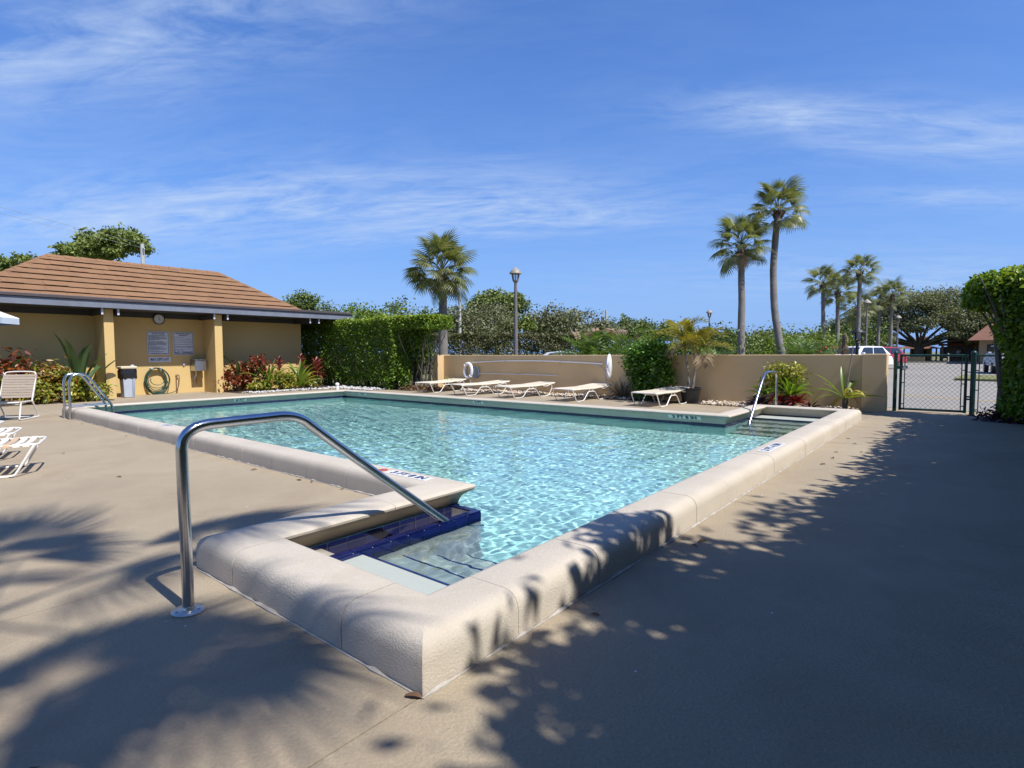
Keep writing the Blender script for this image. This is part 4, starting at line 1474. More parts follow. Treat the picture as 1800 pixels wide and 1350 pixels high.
# umbrella at the left edge
t = thing('patio_umbrella', (-14.0, 1.05, 0), 'pale canvas umbrella whose corner shows at the left edge under the eaves', 'umbrella')
CU = (-14.0, 1.05)
mm = MB()
ribs = []
for k in range(8):
    a = R(90 - 10) + k * PI / 4
    ribs.append((CU[0] + 1.28 * math.cos(a), CU[1] + 1.28 * math.sin(a), 1.98))
apex = (CU[0], CU[1], 2.55)
for k in range(8):
    p, q = Vector(ribs[k]), Vector(ribs[(k + 1) % 8])
    ap = Vector(apex)
    m1 = (p + q) / 2 + Vector((0, 0, 0.03))
    sub = MB()
    rows = []
    for s in (0.0, 0.35, 0.7, 1.0):
        row = [ap.lerp(p, s), ap.lerp(m1, s * 0.965) + Vector((0, 0, -0.05 * s)), ap.lerp(q, s)]
        rows.append(row)
    for i in range(3):
        for j in range(2):
            sub.quad(rows[i][j], rows[i + 1][j], rows[i + 1][j + 1], rows[i][j + 1])
    for j in range(2):
        a_, b_ = rows[3][j], rows[3][j + 1]
        sub.quad(a_, a_ + Vector((0, 0, -0.11)), b_ + Vector((0, 0, -0.11)), b_)
    sub.build('canopy_panel', 'umb' if k % 2 else 'umb_blue', t)
MB().tube([(CU[0], CU[1], 0.0), (CU[0], CU[1], 2.58)], 0.022, 10).build('pole', 'white_tube', t, smooth=True)
MB().lathe([(0.26, 0.001), (0.26, 0.05), (0.08, 0.09), (0.04, 0.25)], (CU[0], CU[1], 0), 20).build('base', 'white_tube', t, smooth=True)
for k in range(8):
    MB().tube([apex, ribs[k]], 0.008, 6).build('rib', 'white_tube', t)


# ------------------------------------------------------------------ plants: blades and fronds
def strap_leaf_mesh(name, mat, L, w, droop, fold=0.25, n=7, rise=0.0, shape=0.5):
    """arching blade along +X, base at the origin"""
    v, f = [], []
    for i in range(n + 1):
        s = i / n
        ang = rise - droop * s * s
        if i == 0:
            x = z = 0.0
        else:
            x += L / n * math.cos(ang)
            z += L / n * math.sin(ang)
        ww = w * (min(1, 0.35 + s / max(0.05, shape) * 0.65) if s < shape else math.cos((s - shape) / (1 - shape) * PI / 2) ** 0.8) + 0.002
        v += [(x, -ww / 2, z + ww * fold), (x, 0, z), (x, ww / 2, z + ww * fold)]
    for i in range(n):
        a, b = i * 3, i * 3 + 3
        f += [(a, b, b + 1, a + 1), (a + 1, b + 1, b + 2, a + 2)]
    return MB().add(v, f).mesh(name, mat, None, True)


def fan_mesh(name, mat, pet, L, nseg=30, spread=125, curve=0.35, wseg=0.055, rng=random):
    """palmate frond along +X: petiole, then pleated segments with drooping tips"""
    mb = MB()
    pts = []
    for i in range(5):
        s = i / 4
        pts.append((pet * s, 0, 0.02 * math.sin(PI * s)))
    mb.tube(pts, [0.022, 0.018, 0.015, 0.013, 0.010], 4, cap=False)
    for k in range(nseg):
        a = R(-spread + 2 * spread * k / (nseg - 1))
        ln = L * (0.72 + 0.28 * math.cos(a * 0.75)) * rng.uniform(0.88, 1.08)
        hub = pet + 0.18 * max(0, math.cos(a)) * L
        dx, dy = math.cos(a), math.sin(a)
        sx, sy = -dy, dx

        def pt(s, o, dz=0):
            x = hub + dx * ln * s
            y = dy * ln * s
            r2 = (x - pet) ** 2 * 0.6 + y * y
            z = -curve * r2 / max(L, 0.01) + dz
            return (x + sx * o, y + sy * o, z)
        tipd = -0.10 * L * rng.uniform(0.5, 1.8)
        w = wseg * rng.uniform(0.85, 1.15)
        v = [pt(0.0, 0), pt(0.5, w / 2, 0.015), pt(0.5, -w / 2, 0.0), pt(0.80, w * 0.32, tipd * 0.3), pt(0.80, -w * 0.32, tipd * 0.3), pt(1.0, 0, tipd)]
        mb.add(v, [(0, 2, 1), (1, 2, 4, 3), (3, 4, 5)])
    return mb.mesh(name, mat)


def feather_mesh(name, mat, L, nl=26, ll=0.4, w=0.035, droop=1.2, rise=0.9, vee=0.5, rng=random):
    """pinnate frond: arching rachis along +X with paired leaflets"""
    mb = MB()
    P = []
    x = z = 0
    n = 16
    for i in range(n + 1):
        s = i / n
        a = rise - droop * s * s
        if i:
            x += L / n * math.cos(a)
            z += L / n * math.sin(a)
        P.append((Vector((x, 0, z)), a))
    mb.tube([p for p, _ in P], [0.014 * (1 - 0.85 * i / n) + 0.002 for i in range(n + 1)], 4, cap=False)
    for k in range(nl):
        s = 0.14 + 0.86 * (k + 0.5) / nl
        i = min(n - 1, int(s * n))
        p = P[i][0].lerp(P[i + 1][0], s * n - i)
        a = P[i][1]
        tdir = Vector((math.cos(a), 0, math.sin(a)))
        up = Vector((-math.sin(a), 0, math.cos(a)))
        le = ll * (0.45 + 0.75 * math.sin(PI * min(1, s * 0.92 + 0.1))) * rng.uniform(0.85, 1.1)
        for sd in (-1, 1):
            d = (tdir * 0.55 + Vector((0, sd, 0)) * 0.8 + up * vee * rng.uniform(0.3, 1.0)).normalized()
            e = p + d * le * 0.55
            tip = p + d * le + Vector((0, 0, -0.22 * le * rng.uniform(0.6, 1.6)))
            sdv = d.cross(up).normalized() * w * 0.5
            mb.add([p, e + sdv, e - sdv, tip], [(0, 1, 2), (1, 3, 2)])
    return mb.mesh(name, mat)


FAN = [fan_mesh('frond', 'frond', 1.00, 0.70, 30, 128, 0.55, 0.062) for _ in range(3)]
FAN_THIN = [fan_mesh('frond', 'frond', 0.95, 0.70, 22, 100, 0.5, 0.055) for _ in range(3)]
FAN_DRY = fan_mesh('frond', 'frond_dry', 0.6, 0.6, 18, 100, 1.2, 0.05)


def sabal(name, base, top, bend, label, crown_r=1.55, trunk_r=0.17, nf=34, boots=True, skirt=0.12, seed=1, joined=False, lean_crown=0.0, group='sabal palms beyond the wall', lo=-0.75, fan=None):
    fan = fan or FAN
    rr = random.Random(seed)
    t = thing(name, (base[0], base[1], base[2]), label, 'palm tree', group)
    b, tp = Vector(base), Vector(top)
    pts, rad = [], []
    n = 14
    for i in range(n + 1):
        s = i / n
        p = b.lerp(tp, s) + Vector(bend) * math.sin(PI * s)
        p += Vector((rr.uniform(-1, 1), rr.uniform(-1, 1), 0)) * 0.012
        pts.append(p)
        rad.append(trunk_r * (1.12 - 0.22 * s) * rr.uniform(0.97, 1.03))
    MB().tube(pts, rad, 12).build('trunk', 'bark_palm', t, smooth=True)
    if boots:
        mb = MB()
        h = crown_r * (0.5 if boots is True else boots)
        for k in range(46):
            s = rr.random()
            a = rr.uniform(0, 2 * PI)
            c = tp + Vector((0, 0, -h * s))
            r0 = trunk_r * (1.0 + 0.25 * (1 - s))
            o = Vector((math.cos(a), math.sin(a), 0))
            p = c + o * r0 * 0.75
            q = c + o * (r0 + 0.10 * rr.uniform(0.6, 1.5)) + Vector((0, 0, 0.22 * rr.uniform(0.5, 1.1)))
            mb.tube([p, q], [0.05, 0.022], 4)
        mb.build('leaf_bases', 'boot_brown', t)
    sc = crown_r / 1.62
    V, F = [], []
    for k in range(nf):
        az = k * 2.39996 + rr.uniform(-0.2, 0.2)
        u = (k + 0.5) / nf
        el = R(82) * (1 - u) + lo * u + rr.uniform(-0.12, 0.12)
        el += lean_crown * math.cos(az)
        me = fan[k % 3]
        if u > 1 - skirt:
            me = FAN_DRY if rr.random() < 0.5 else me
        s = sc * rr.uniform(0.86, 1.08)
        mat = Matrix.Translation(tp + Vector((0, 0, 0.10 * (1 - u)))) @ Matrix.Rotation(az, 4, 'Z') @ Matrix.Rotation(-el, 4, 'Y') @ Matrix.Rotation(rr.uniform(-0.5, 0.5), 4, 'X') @ Matrix.Scale(s, 4)
        if joined:
            n0 = len(V)
            V += [mat @ v.co for v in me.vertices]
            F += [tuple(n0 + i for i in p.vertices) for p in me.polygons]
        else:
            o = link('frond', me, t)
            o.matrix_local = Matrix.Translation(-Vector(base)) @ mat
    if joined:
        MB().add(V, F).build('crown', 'frond', t)
    return t


# ------------------------------------------------------------------ trees and shrubs
def limbs(mb, base, targets, r0, rr, wob=0.15):
    for tg in targets:
        b, e = Vector(base), Vector(tg)
        pts, rad = [], []
        n = 6
        for i in range(n + 1):
            s = i / n
            p = b.lerp(e, s)
            p.z += 0.25 * (e - b).length * 0.3 * math.sin(PI * s) * 0.6
            p += Vector((rr.uniform(-1, 1), rr.uniform(-1, 1), rr.uniform(-1, 1))) * wob * (e - b).length * 0.12 * math.sin(PI * s)
            pts.append(p)
            rad.append(r0 * (1 - 0.8 * s) + 0.006)
        mb.tube(pts, rad, 6)


def tree(name, base, trunk_h, trunk_r, clumps, leaf, n, label, mat='tree_green', bark='bark', cat='tree', group=None, shell=0.5, spread=0.75, flat=0.4, seed=3, limb_r=None):
    """clumps: list of (dx,dy,z, rx,ry,rz)"""
    rr = random.Random(seed)
    rg = np.random.default_rng(seed)
    t = thing(name, base, label, cat, group)
    b = Vector(base)
    fork = b + Vector((rr.uniform(-.1, .1), rr.uniform(-.1, .1), trunk_h))
    mb = MB()
    mb.tube([b - Vector((0, 0, 0.1)), b + Vector((0.02, 0, trunk_h * 0.5)), fork], [trunk_r * 1.25, trunk_r, trunk_r * 0.8], 9)
    limbs(mb, fork, [b + Vector(c[:3]) for c in clumps], limb_r or trunk_r * 0.55, rr)
    mb.build('trunk', bark, t, smooth=True)
    vol = np.array([c[3] * c[4] + c[4] * c[5] + c[3] * c[5] for c in clumps])
    P, Nn = [], []
    for c, w in zip(clumps, vol / vol.sum()):
        k = max(20, int(n * w))
        # each clump is built of smaller tufts, so gaps stay between them
        nt = max(5, int(k / 60))
        cc, dd = blob_points(nt, np.array(base) + np.array(c[:3]), c[3:], rg, shell, flat)
        idx = rg.integers(0, nt, k)
        tr = 0.30 * min(c[3:])
        off = rg.normal(size=(k, 3)) * tr * np.array([1, 1, 0.6])
        P.append(cc[idx] + off)
        Nn.append(unit(dd[idx] + off / tr * 0.5 + np.array([0, 0, 0.4])))
    foliage('crown', mat, t, np.concatenate(P), np.concatenate(Nn), leaf, leaf * 0.62, spread=spread, rng=rg)
    return t


def clumps_round(w, d, z0, z1, n, seed, cr=0.36):
    rr = random.Random(seed)
    out = []
    for k in range(n):
        a = k * 2.4 + rr.random()
        s = math.sqrt((k + 0.5) / n)
        h = rr.random()
        z = z0 + (z1 - z0) * (0.25 + 0.65 * h)
        q = math.sqrt(max(0.08, 1 - (2 * (z - z0) / (z1 - z0) - 1) ** 2))
        r_ = cr * w * rr.uniform(0.7, 1.15)
        out.append((w * 0.5 * s * q * math.cos(a), d * 0.5 * s * q * math.sin(a), z, r_, r_ * d / w, r_ * 0.72 * min(1.2, (z1 - z0) / w + 0.35)))
    return out


def shrub(name, base, size, leaf, n, label, mat, cat='shrub', group=None, stems=6, bark='bark', seed=2, spread=0.6, aspect=0.5, shell=0.35, bottom=0.12):
    rg = np.random.default_rng(seed)
    rr = random.Random(seed)
    t = thing(name, base, label, cat, group)
    b = Vector(base)
    mb = MB()
    for k in range(stems):
        a = rr.uniform(0, 2 * PI)
        e = b + Vector((size[0] * 0.35 * math.cos(a), size[1] * 0.35 * math.sin(a), size[2] * rr.uniform(0.5, 0.85)))
        mb.tube([b + Vector((0.05 * math.cos(a), 0.05 * math.sin(a), -0.03)), (b + e) / 2 + Vector((0, 0, 0.08)), e], [0.018, 0.014, 0.006], 5)
    mb.build('stems', bark, t)
    nt = max(8, int(n / 26))
    cc, dd = blob_points(nt, (base[0], base[1], base[2] + size[2] * (0.5 + bottom / 2)), (size[0] / 2, size[1] / 2, size[2] * (0.5 - bottom / 2)), rg, shell)
    idx = rg.integers(0, nt, n)
    tr = 0.16 * min(size)
    off = rg.normal(size=(n, 3)) * tr
    P = cc[idx] + off
    P[:, 2] = np.maximum(P[:, 2], base[2] + 0.02)
    foliage('foliage', mat, t, P, unit(dd[idx] + off / tr * 0.4 + np.array([0, 0, 0.3])), leaf, leaf * aspect, spread=spread, rng=rg)
    return t


def rosette(name, base, meshes, n, label, cat='plant', group=None, el0=80, el1=5, seed=4, scale=(0.8, 1.1), stem=None, part='leaf', r0=0.03):
    rr = random.Random(seed)
    t = thing(name, base, label, cat, group)
    if stem:
        MB().tube([(base[0], base[1], base[2] - 0.04), (base[0], base[1], base[2] + stem[0])], [stem[1] * 1.1, stem[1]], 8).build('stem', stem[2], t, smooth=True)
    zt = stem[0] if stem else 0.0
    for k in range(n):
        az = k * 2.39996 + rr.uniform(-0.3, 0.3)
        u = (k + 0.5) / n
        el = R(el0) * (1 - u) + R(el1) * u + rr.uniform(-0.1, 0.1)
        o = link(part, meshes[k % len(meshes)], t)
        s = rr.uniform(*scale)
        o.matrix_local = Matrix.Translation((r0 * math.cos(az), r0 * math.sin(az), zt)) @ Matrix.Rotation(az, 4, 'Z') @ Matrix.Rotation(-el, 4, 'Y') @ Matrix.Rotation(rr.uniform(-0.4, 0.4), 4, 'X') @ Matrix.Scale(s, 4)
    return t


# clipped hedge beside the pool house
t = thing('clipped_hedge', (-18.2, 13.4, 0), 'tall clipped green hedge between pool house and open hedge tree', 'hedge')
mb = MB()
rr = random.Random(8)
for k in range(16):
    x = -21.0 + k * 0.34
    for s in range(2):
        mb.tube([(x, 13.4 + rr.uniform(-.3, .3), -0.05), (x + rr.uniform(-.2, .2), 13.4 + rr.uniform(-.3, .3), 0.8), (x + rr.uniform(-.4, .4), 13.2 + rr.uniform(-.3, .3), 2.0)], [0.04, 0.03, 0.01], 5)
mb.build('stems', 'bark_pale', t)
P1, N1 = box_points(52000, (-24.0, 12.78, 0.32), (-15.95, 14.2, 2.58), depth=0.30, lump=0.05)
P0, N0 = box_points(7000, (-24.0, 13.0, 0.30), (-16.1, 14.0, 2.45), depth=0.9, lump=0.05)
P1, N1 = np.concatenate([P1, P0]), np.concatenate([N1, N0])
P2, N2 = box_points(6500, (-24.0, 12.9, 0.06), (-16.1, 14.0, 0.6), depth=0.5, faces=('y0', 'x1'), lump=0.12)
foliage('foliage', 'hedge', t, np.concatenate([P1, P2]), np.concatenate([N1, N2]), 0.082, 0.05, spread=0.62)
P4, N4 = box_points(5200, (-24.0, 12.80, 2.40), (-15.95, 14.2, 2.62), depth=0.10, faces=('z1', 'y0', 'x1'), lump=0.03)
foliage('sunlit_rim', 'sunlit_rim', t, P4, N4, 0.085, 0.05, spread=0.55)  # brighter fringe stands in for sun caught along the clipped top
# open hedge with bare branches
t = thing('open_hedge_tree', (-15.5, 13.7, 0), 'thin hedge with bare branches below its leafy top beside the wall', 'hedge')
mb = MB()
for k in range(17):
    x = -16.1 + rr.uniform(0, 1.2)
    y = 13.65 + rr.uniform(-.3, .3)
    e = (x + rr.uniform(-.7, .7), y + rr.uniform(-.5, .5), rr.uniform(1.7, 2.35))
    mb.tube([(x, y, -0.05), ((x + e[0]) / 2 + rr.uniform(-.15, .15), y, rr.uniform(.6, 1.0)), e], [0.032, 0.022, 0.006], 5)
    for q in range(3):
        s = rr.uniform(0.4, 0.9)
        p = Vector((x, y, 0)).lerp(Vector(e), s)
        mb.tube([p, p + Vector((rr.uniform(-.4, .4), rr.uniform(-.4, .4), rr.uniform(.15, .5)))], [0.01, 0.004], 4)
mb.build('branches', 'bark', t)
P1, N1 = box_points(9000, (-16.2, 12.95, 2.18), (-14.45, 14.25, 2.60), depth=0.3, faces=('x1', 'y0', 'y1', 'z1'), lump=0.06)
P2, N2 = blob_points(5200, (-15.65, 13.75, 1.55), (0.72, 0.45, 0.8), shell=0.15)
P3, N3 = blob_points(900, (-15.75, 13.15, 0.7), (0.3, 0.3, 0.65), shell=0.2)
foliage('foliage', 'hedge', t, np.concatenate([P1, P2, P3]), np.concatenate([N1, N2, N3]), 0.085, 0.052, spread=0.65)
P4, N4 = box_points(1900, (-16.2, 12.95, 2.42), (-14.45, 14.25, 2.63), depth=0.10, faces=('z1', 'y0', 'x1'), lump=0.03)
foliage('sunlit_rim', 'sunlit_rim', t, P4, N4, 0.085, 0.05, spread=0.55)  # same painted sunlight along the open hedge's top
# dry clippings under it
rg = np.random.default_rng(4)
P = np.stack([rg.uniform(-15.9, -14.2, 900), rg.uniform(12.95, 13.7, 900), rg.random(900) ** 2 * 0.14 + 0.005], 1)
o = foliage('dry_clippings', 'dead_leaf', None, P, np.tile([0, 0, 1.0], (900, 1)), 0.12, 0.035, spread=0.9, rng=rg)
tag(o, 'heap of dry brown clippings under the open hedge', 'clippings', kind='stuff')

# hedge tree by the gate and the hedge that runs back along the deck, out of the frame
t = thing('hedge_tree', (0.5, 14.0, 0), 'dark leaning hedge tree in front of the fence right of the gate', 'tree')
mb = MB()
for (x, y, e, r0) in ((0.46, 13.95, (0.36, 14.0, 1.6), 0.06), (0.62, 13.9, (0.9, 13.9, 1.7), 0.06), (0.75, 13.8, (0.5, 13.7, 1.5), 0.045), (0.95, 14.0, (1.3, 13.9, 1.7), 0.06)):
    mb.tube([(x, y, -0.05), (x * .6 + e[0] * .4 + .05, y, 0.6), e], [r0 * 1.25, r0, r0 * .7], 8)
    limbs(mb, e, [(e[0] + rr.uniform(-.6, .5), e[1] + rr.uniform(-.5, .5), 2.55 + rr.uniform(-.3, .15)) for _ in range(9)], r0 * 0.4, rr)
mb.build('trunk', 'bark', t, smooth=True)
cl = [(0.30, 14.0, 2.55, 0.42, 0.6, 0.24), (0.85, 13.9, 2.52, 0.5, 0.7, 0.34), (1.5, 13.7, 2.3, 0.7, 0.9, 0.6), (0.10, 14.0, 2.28, 0.26, 0.4, 0.20), (0.72, 13.8, 2.0, 0.36, 0.6, 0.42), (0.85, 13.9, 1.5, 0.36, 0.5, 0.5), (1.5, 13.8, 1.4, 0.7, 0.8, 0.7), (0.80, 13.8, 0.95, 0.30, 0.45, 0.4), (1.2, 13.4, 0.4, 0.6, 0.5, 0.4), (1.05, 13.6, 1.9, 0.5, 0.6, 0.7), (1.0, 13.5, 1.2, 0.42, 0.5, 0.6), (1.1, 13.5, 0.6, 0.4, 0.5, 0.5), (0.55, 13.9, 2.30, 0.45, 0.6, 0.32), (0.62, 13.9, 1.75, 0.30, 0.5, 0.35), (0.66, 13.9, 1.5, 0.26, 0.4, 0.3), (0.72, 13.8, 1.1, 0.24, 0.4, 0.35), (0.72, 13.8, 0.65, 0.22, 0.4, 0.35), (0.72, 13.7, 0.25, 0.32, 0.4, 0.25)]
Ps, Ns = [], []
for c in cl:
    P, Nn = blob_points(int(3600 * c[3] * (c[4] + c[5]) + 800), c[:3], c[3:], shell=0.35)
    Ps.append(P)
    Ns.append(Nn)
foliage('crown', 'hedge', t, np.concatenate(Ps), np.concatenate(Ns), 0.10, 0.06, spread=0.6)
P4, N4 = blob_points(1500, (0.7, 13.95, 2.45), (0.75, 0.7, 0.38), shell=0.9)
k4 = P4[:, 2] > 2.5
foliage('sunlit_rim', 'sunlit_rim', t, P4[k4], N4[k4], 0.09, 0.055, spread=0.6)  # lime leaves paint the sunlit upper side of the crown
P, Nn = blob_points(1500, (1.0, 13.75, 0.06), (0.95, 0.5, 0.25), shell=0.2)
P[:, 2] = np.abs(P[:, 2])
o = foliage('ground_cover', 'purple', None, P, Nn, 0.12, 0.05, spread=0.8)
tag(o, 'low dark ground plants under the hedge tree by the fence', 'ground plants', kind='stuff')

t = thing('deck_hedge', (2.0, 6.4, 0), 'tall clipped hedge along the shaded side of the deck', 'hedge')
P1, N1 = box_points(30000, (0.98, -4.5, 0.02), (2.7, 13.3, 2.72), depth=0.5, faces=('x0', 'z1', 'y0'), lump=0.13)
P2, N2 = box_points(15000, (1.25, -4.4, 0.1), (2.6, 13.3, 2.55), depth=1.0, faces=('x0', 'z1'), lump=0.1)
foliage('foliage', 'hedge', t, np.concatenate([P1, P2]), np.concatenate([N1, N2]), 0.17, 0.11, spread=0.6)
mb = MB()
for k in range(20):
    y = -4.0 + k * 0.85
    mb.tube([(1.9, y, -0.05), (1.9 + rr.uniform(-.2, .2), y + rr.uniform(-.2, .2), 2.0)], [0.06, 0.02], 6)
mb.build('stems', 'bark', t)

# shade over the near deck: leafy trees and two palms standing beside the photographer
tree('shade_tree', (3.2, 2.4, 0), 2.3, 0.16, [(-1.95, 0.3, 3.45, 0.8, 1.1, 0.4), (-0.6, -0.6, 3.9, 1.1, 1.3, 0.7), (0.3, 0.8, 4.3, 1.3, 1.4, 0.9), (-0.2, 2.6, 3.9, 1.3, 1.2, 0.8)],
     0.17, 12000, 'leafy tree that shades the right of the near deck', 'tree_green', shell=0.05, seed=21)
tree('shade_tree', (3.6, -4.2, 0), 2.6, 0.18, [(-1.5, 0.3, 3.4, 0.9, 1.3, 0.5), (-0.4, 1.2, 4.6, 1.3, 1.4, 0.9), (0.4, -1.0, 4.6, 1.5, 1.5, 1.0), (-1.0, -2.0, 3.8, 1.2, 1.2, 0.8)],
     0.17, 12000, 'leafy tree behind the hedge near the photographer', 'tree_green', shell=0.05, seed=22)
sabal('shade_palm', (2.7, -4.0, 0), (1.50, 0.12, 7.3), (0.1, -0.1, 0), 'sabal palm standing beside the near deck', 2.0, 0.11, 10, False, 0.0, 31, group='palms beside the near deck', lo=-0.35)
sabal('shade_palm', (4.0, -5.5, 0), (3.30, -0.95, 7.9), (0.1, -0.1, 0), 'sabal palm leaning over the near deck corner', 2.1, 0.11, 10, False, 0.0, 35, group='palms beside the near deck', lo=-0.35)
for k, y in enumerate((-7.0, -1.5, 4.0, 9.0)):  # unseen row added to block eastern sky light from the shaded deck
    tree('sky_blocker_tree', (7.4, y, -0.06), 2.4, 0.25, clumps_round(6.0, 5.6, 1.0, 7.6, 14, 200 + k, 0.34), 0.42, 3600, ('tall unseen tree added to block sky light, furthest behind the camera', 'tall unseen tree added to block sky light, beside the camera', 'tall unseen tree added to block sky light, ahead of the camera', 'tall unseen tree added to block sky light, nearest the gate')[k], 'tree_green', group='unseen trees added to block sky light', seed=200 + k, shell=0.2)

# ------------------------------------------------------------------ beds by the pool house
box('planting_bed', 'soil', deck, -20.69, -18.95, -6.5, 5.18, -0.04, 0.012)
box('planting_bed', 'soil', deck, -20.69, -18.75, 8.60, 12.75, -0.04, 0.012)
box('planting_bed', 'soil', deck, -20.69, -15.0, 12.75, 14.33, -0.04, 0.0125)
box('planting_bed', 'soil', deck, -15.0, -3.6, 13.76, 14.41, -0.04, 0.010)
box('planting_bed', 'soil', deck, -3.6, -1.85, 14.02, 14.41, -0.04, 0.0105)


def pebbles(name, rects, n, size, mat, label, seed):
    rg = np.random.default_rng(seed)
    ph_ = (1 + 5 ** 0.5) / 2
    ico = unit(np.array([(-1, ph_, 0), (1, ph_, 0), (-1, -ph_, 0), (1, -ph_, 0), (0, -1, ph_), (0, 1, ph_), (0, -1, -ph_), (0, 1, -ph_), (ph_, 0, -1), (ph_, 0, 1), (-ph_, 0, -1), (-ph_, 0, 1)], float))
    fi = np.array([(0, 11, 5), (0, 5, 1), (0, 1, 7), (0, 7, 10), (0, 10, 11), (1, 5, 9), (5, 11, 4), (11, 10, 2), (10, 7, 6), (7, 1, 8), (3, 9, 4), (3, 4, 2), (3, 2, 6), (3, 6, 8), (3, 8, 9), (4, 9, 5), (2, 4, 11), (6, 2, 10), (8, 6, 7), (9, 8, 1)])
    area = np.array([(r[1] - r[0]) * (r[3] - r[2]) for r in rects])
    V, F = [], []
    c = 0
    for r, a in zip(rects, area / area.sum()):
        for _ in range(int(n * a)):
            s = size * rg.uniform(0.5, 1.3)
            v = ico * (1 + rg.normal(size=(12, 1)) * 0.10) * s * np.array([rg.uniform(.8, 1.3), rg.uniform(.8, 1.3), rg.uniform(.5, .8)])
            q = rg.uniform(0, 6.28)
            cs, sn = math.cos(q), math.sin(q)
            v = np.stack([v[:, 0] * cs - v[:, 1] * sn, v[:, 0] * sn + v[:, 1] * cs, v[:, 2]], 1)
            v += np.array([rg.uniform(r[0], r[1]), rg.uniform(r[2], r[3]), 0.012 + s * 0.4 + (rg.random() < 0.3) * s * 0.7])
            V.append(v)
            F.append(fi + c)
            c += 12
    o = link(name, tri_mesh(name, np.concatenate(V), np.concatenate(F), mat, True))
    tag(o, label, 'pebbles', kind='stuff')


def island_mat(name, cols):
    mt, nt, N, L = new_mat(name)
    out = N('ShaderNodeOutputMaterial')
    b = N('ShaderNodeBsdfPrincipled')
    g = N('ShaderNodeNewGeometry')
    c = ramp(N, L, g.outputs['Random Per Island'], [(i / (len(cols) - 1), q) for i, q in enumerate(cols)])
    n = tnoise(N, L, g.outputs['Position'], 40, 4)
    c = mixc(N, L, 1.0, c, ramp(N, L, n, [(0.3, (0.75,) * 3), (0.7, (1,) * 3)]), 'MULTIPLY')
    L(c, b.inputs['Base Color'])
    b.inputs['Roughness'].default_value = 0.85
    L(b.outputs[0], out.inputs[0])
    return mt


M['stone_beige'] = island_mat('beige_pebbles', [(0.55, 0.40, 0.26), (0.62, 0.52, 0.38), (0.70, 0.62, 0.52), (0.42, 0.30, 0.20), (0.66, 0.55, 0.42)])
M['stone_white'] = island_mat('white_pebbles', [(0.55, 0.52, 0.48), (0.66, 0.64, 0.60), (0.42, 0.38, 0.34), (0.70, 0.68, 0.66)])
pebbles('beige_gravel', [(-13.6, -7.2, 13.8, 14.4), (-5.2, -3.9, 13.7, 14.4), (-3.6, -1.9, 14.05, 14.4)], 2300, 0.035, 'stone_beige', 'strip of beige pebbles along the foot of the garden wall', 5)
pebbles('white_gravel', [(-19.0, -16.3, 12.0, 12.85), (-18.75, -18.2, 8.7, 12.0)], 900, 0.035, 'stone_white', 'patch of white pebbles in front of the clipped hedge', 6)
ob = MB().lathe([(0.06, 0), (0.06, 0.16), (0.075, 0.17), (0.075, 0.22), (0.03, 0.25), (0.004, 0.255)], (-17.85, 11.75, 0.0), 12).build('bollard_light', 'ring_white', None, smooth=True)
tag(ob, 'small white garden light standing in the white pebbles', 'garden light')

# left bed: crotons and birds of paradise
shrub('croton_shrub', (-19.75, 3.05, 0), (1.0, 1.0, 1.25), 0.17, 700, 'dark red croton shrub behind the taupe strap chair', 'croton_red', 'shrub', 'croton shrubs by the pool house', seed=41)
shrub('croton_shrub', (-19.6, 3.75, 0), (1.0, 0.95, 1.05), 0.16, 750, 'orange and yellow croton shrub in the middle of the left bed', 'croton_orange', 'shrub', 'croton shrubs by the pool house', seed=42)
shrub('croton_shrub', (-19.2, 4.35, 0), (0.8, 0.9, 0.62), 0.13, 750, 'low yellow green croton shrub behind the ladder rails', 'croton_yellow', 'shrub', 'croton shrubs by the pool house', seed=43)
shrub('croton_shrub', (-19.15, 3.45, 0), (0.7, 1.0, 0.55), 0.13, 750, 'low yellow green croton shrub below the orange one', 'croton_yellow', 'shrub', 'croton shrubs by the pool house', seed=44)
shrub('croton_shrub', (-19.35, 2.55, 0), (0.8, 0.8, 0.75), 0.13, 600, 'green and red croton shrub at the left frame edge', 'croton_yellow', 'shrub', 'croton shrubs by the pool house', seed=45)
shrub('croton_shrub', (-19.3, 4.85, 0), (0.7, 0.55, 0.45), 0.12, 450, 'small yellow croton shrub at the foot of the left column', 'croton_yellow', 'shrub', 'croton shrubs by the pool house', seed=46)
BIRD = [strap_leaf_mesh('leaf', 'bird_leaf', 1.25, 0.17, 0.7, 0.2, 9, 0.0, 0.72), strap_leaf_mesh('leaf', 'bird_leaf', 1.05, 0.15, 1.3, 0.2, 9, 0.0, 0.7), strap_leaf_mesh('leaf', 'bird_leaf', 1.4, 0.15, 0.35, 0.2, 9, 0.0, 0.75)]
rosette('bird_of_paradise', (-19.85, 4.55, 0), BIRD, 22, 'tall grey green bird of paradise plant beside the left column', group='broad leaved plants by the pool house', el0=86, el1=42, seed=5, scale=(1.0, 1.5))
rosette('bird_of_paradise', (-19.9, 2.75, 0), BIRD, 12, 'grey green bird of paradise plant at the left frame edge', group='broad leaved plants by the pool house', el0=86, el1=55, seed=6, scale=(1.0, 1.35))

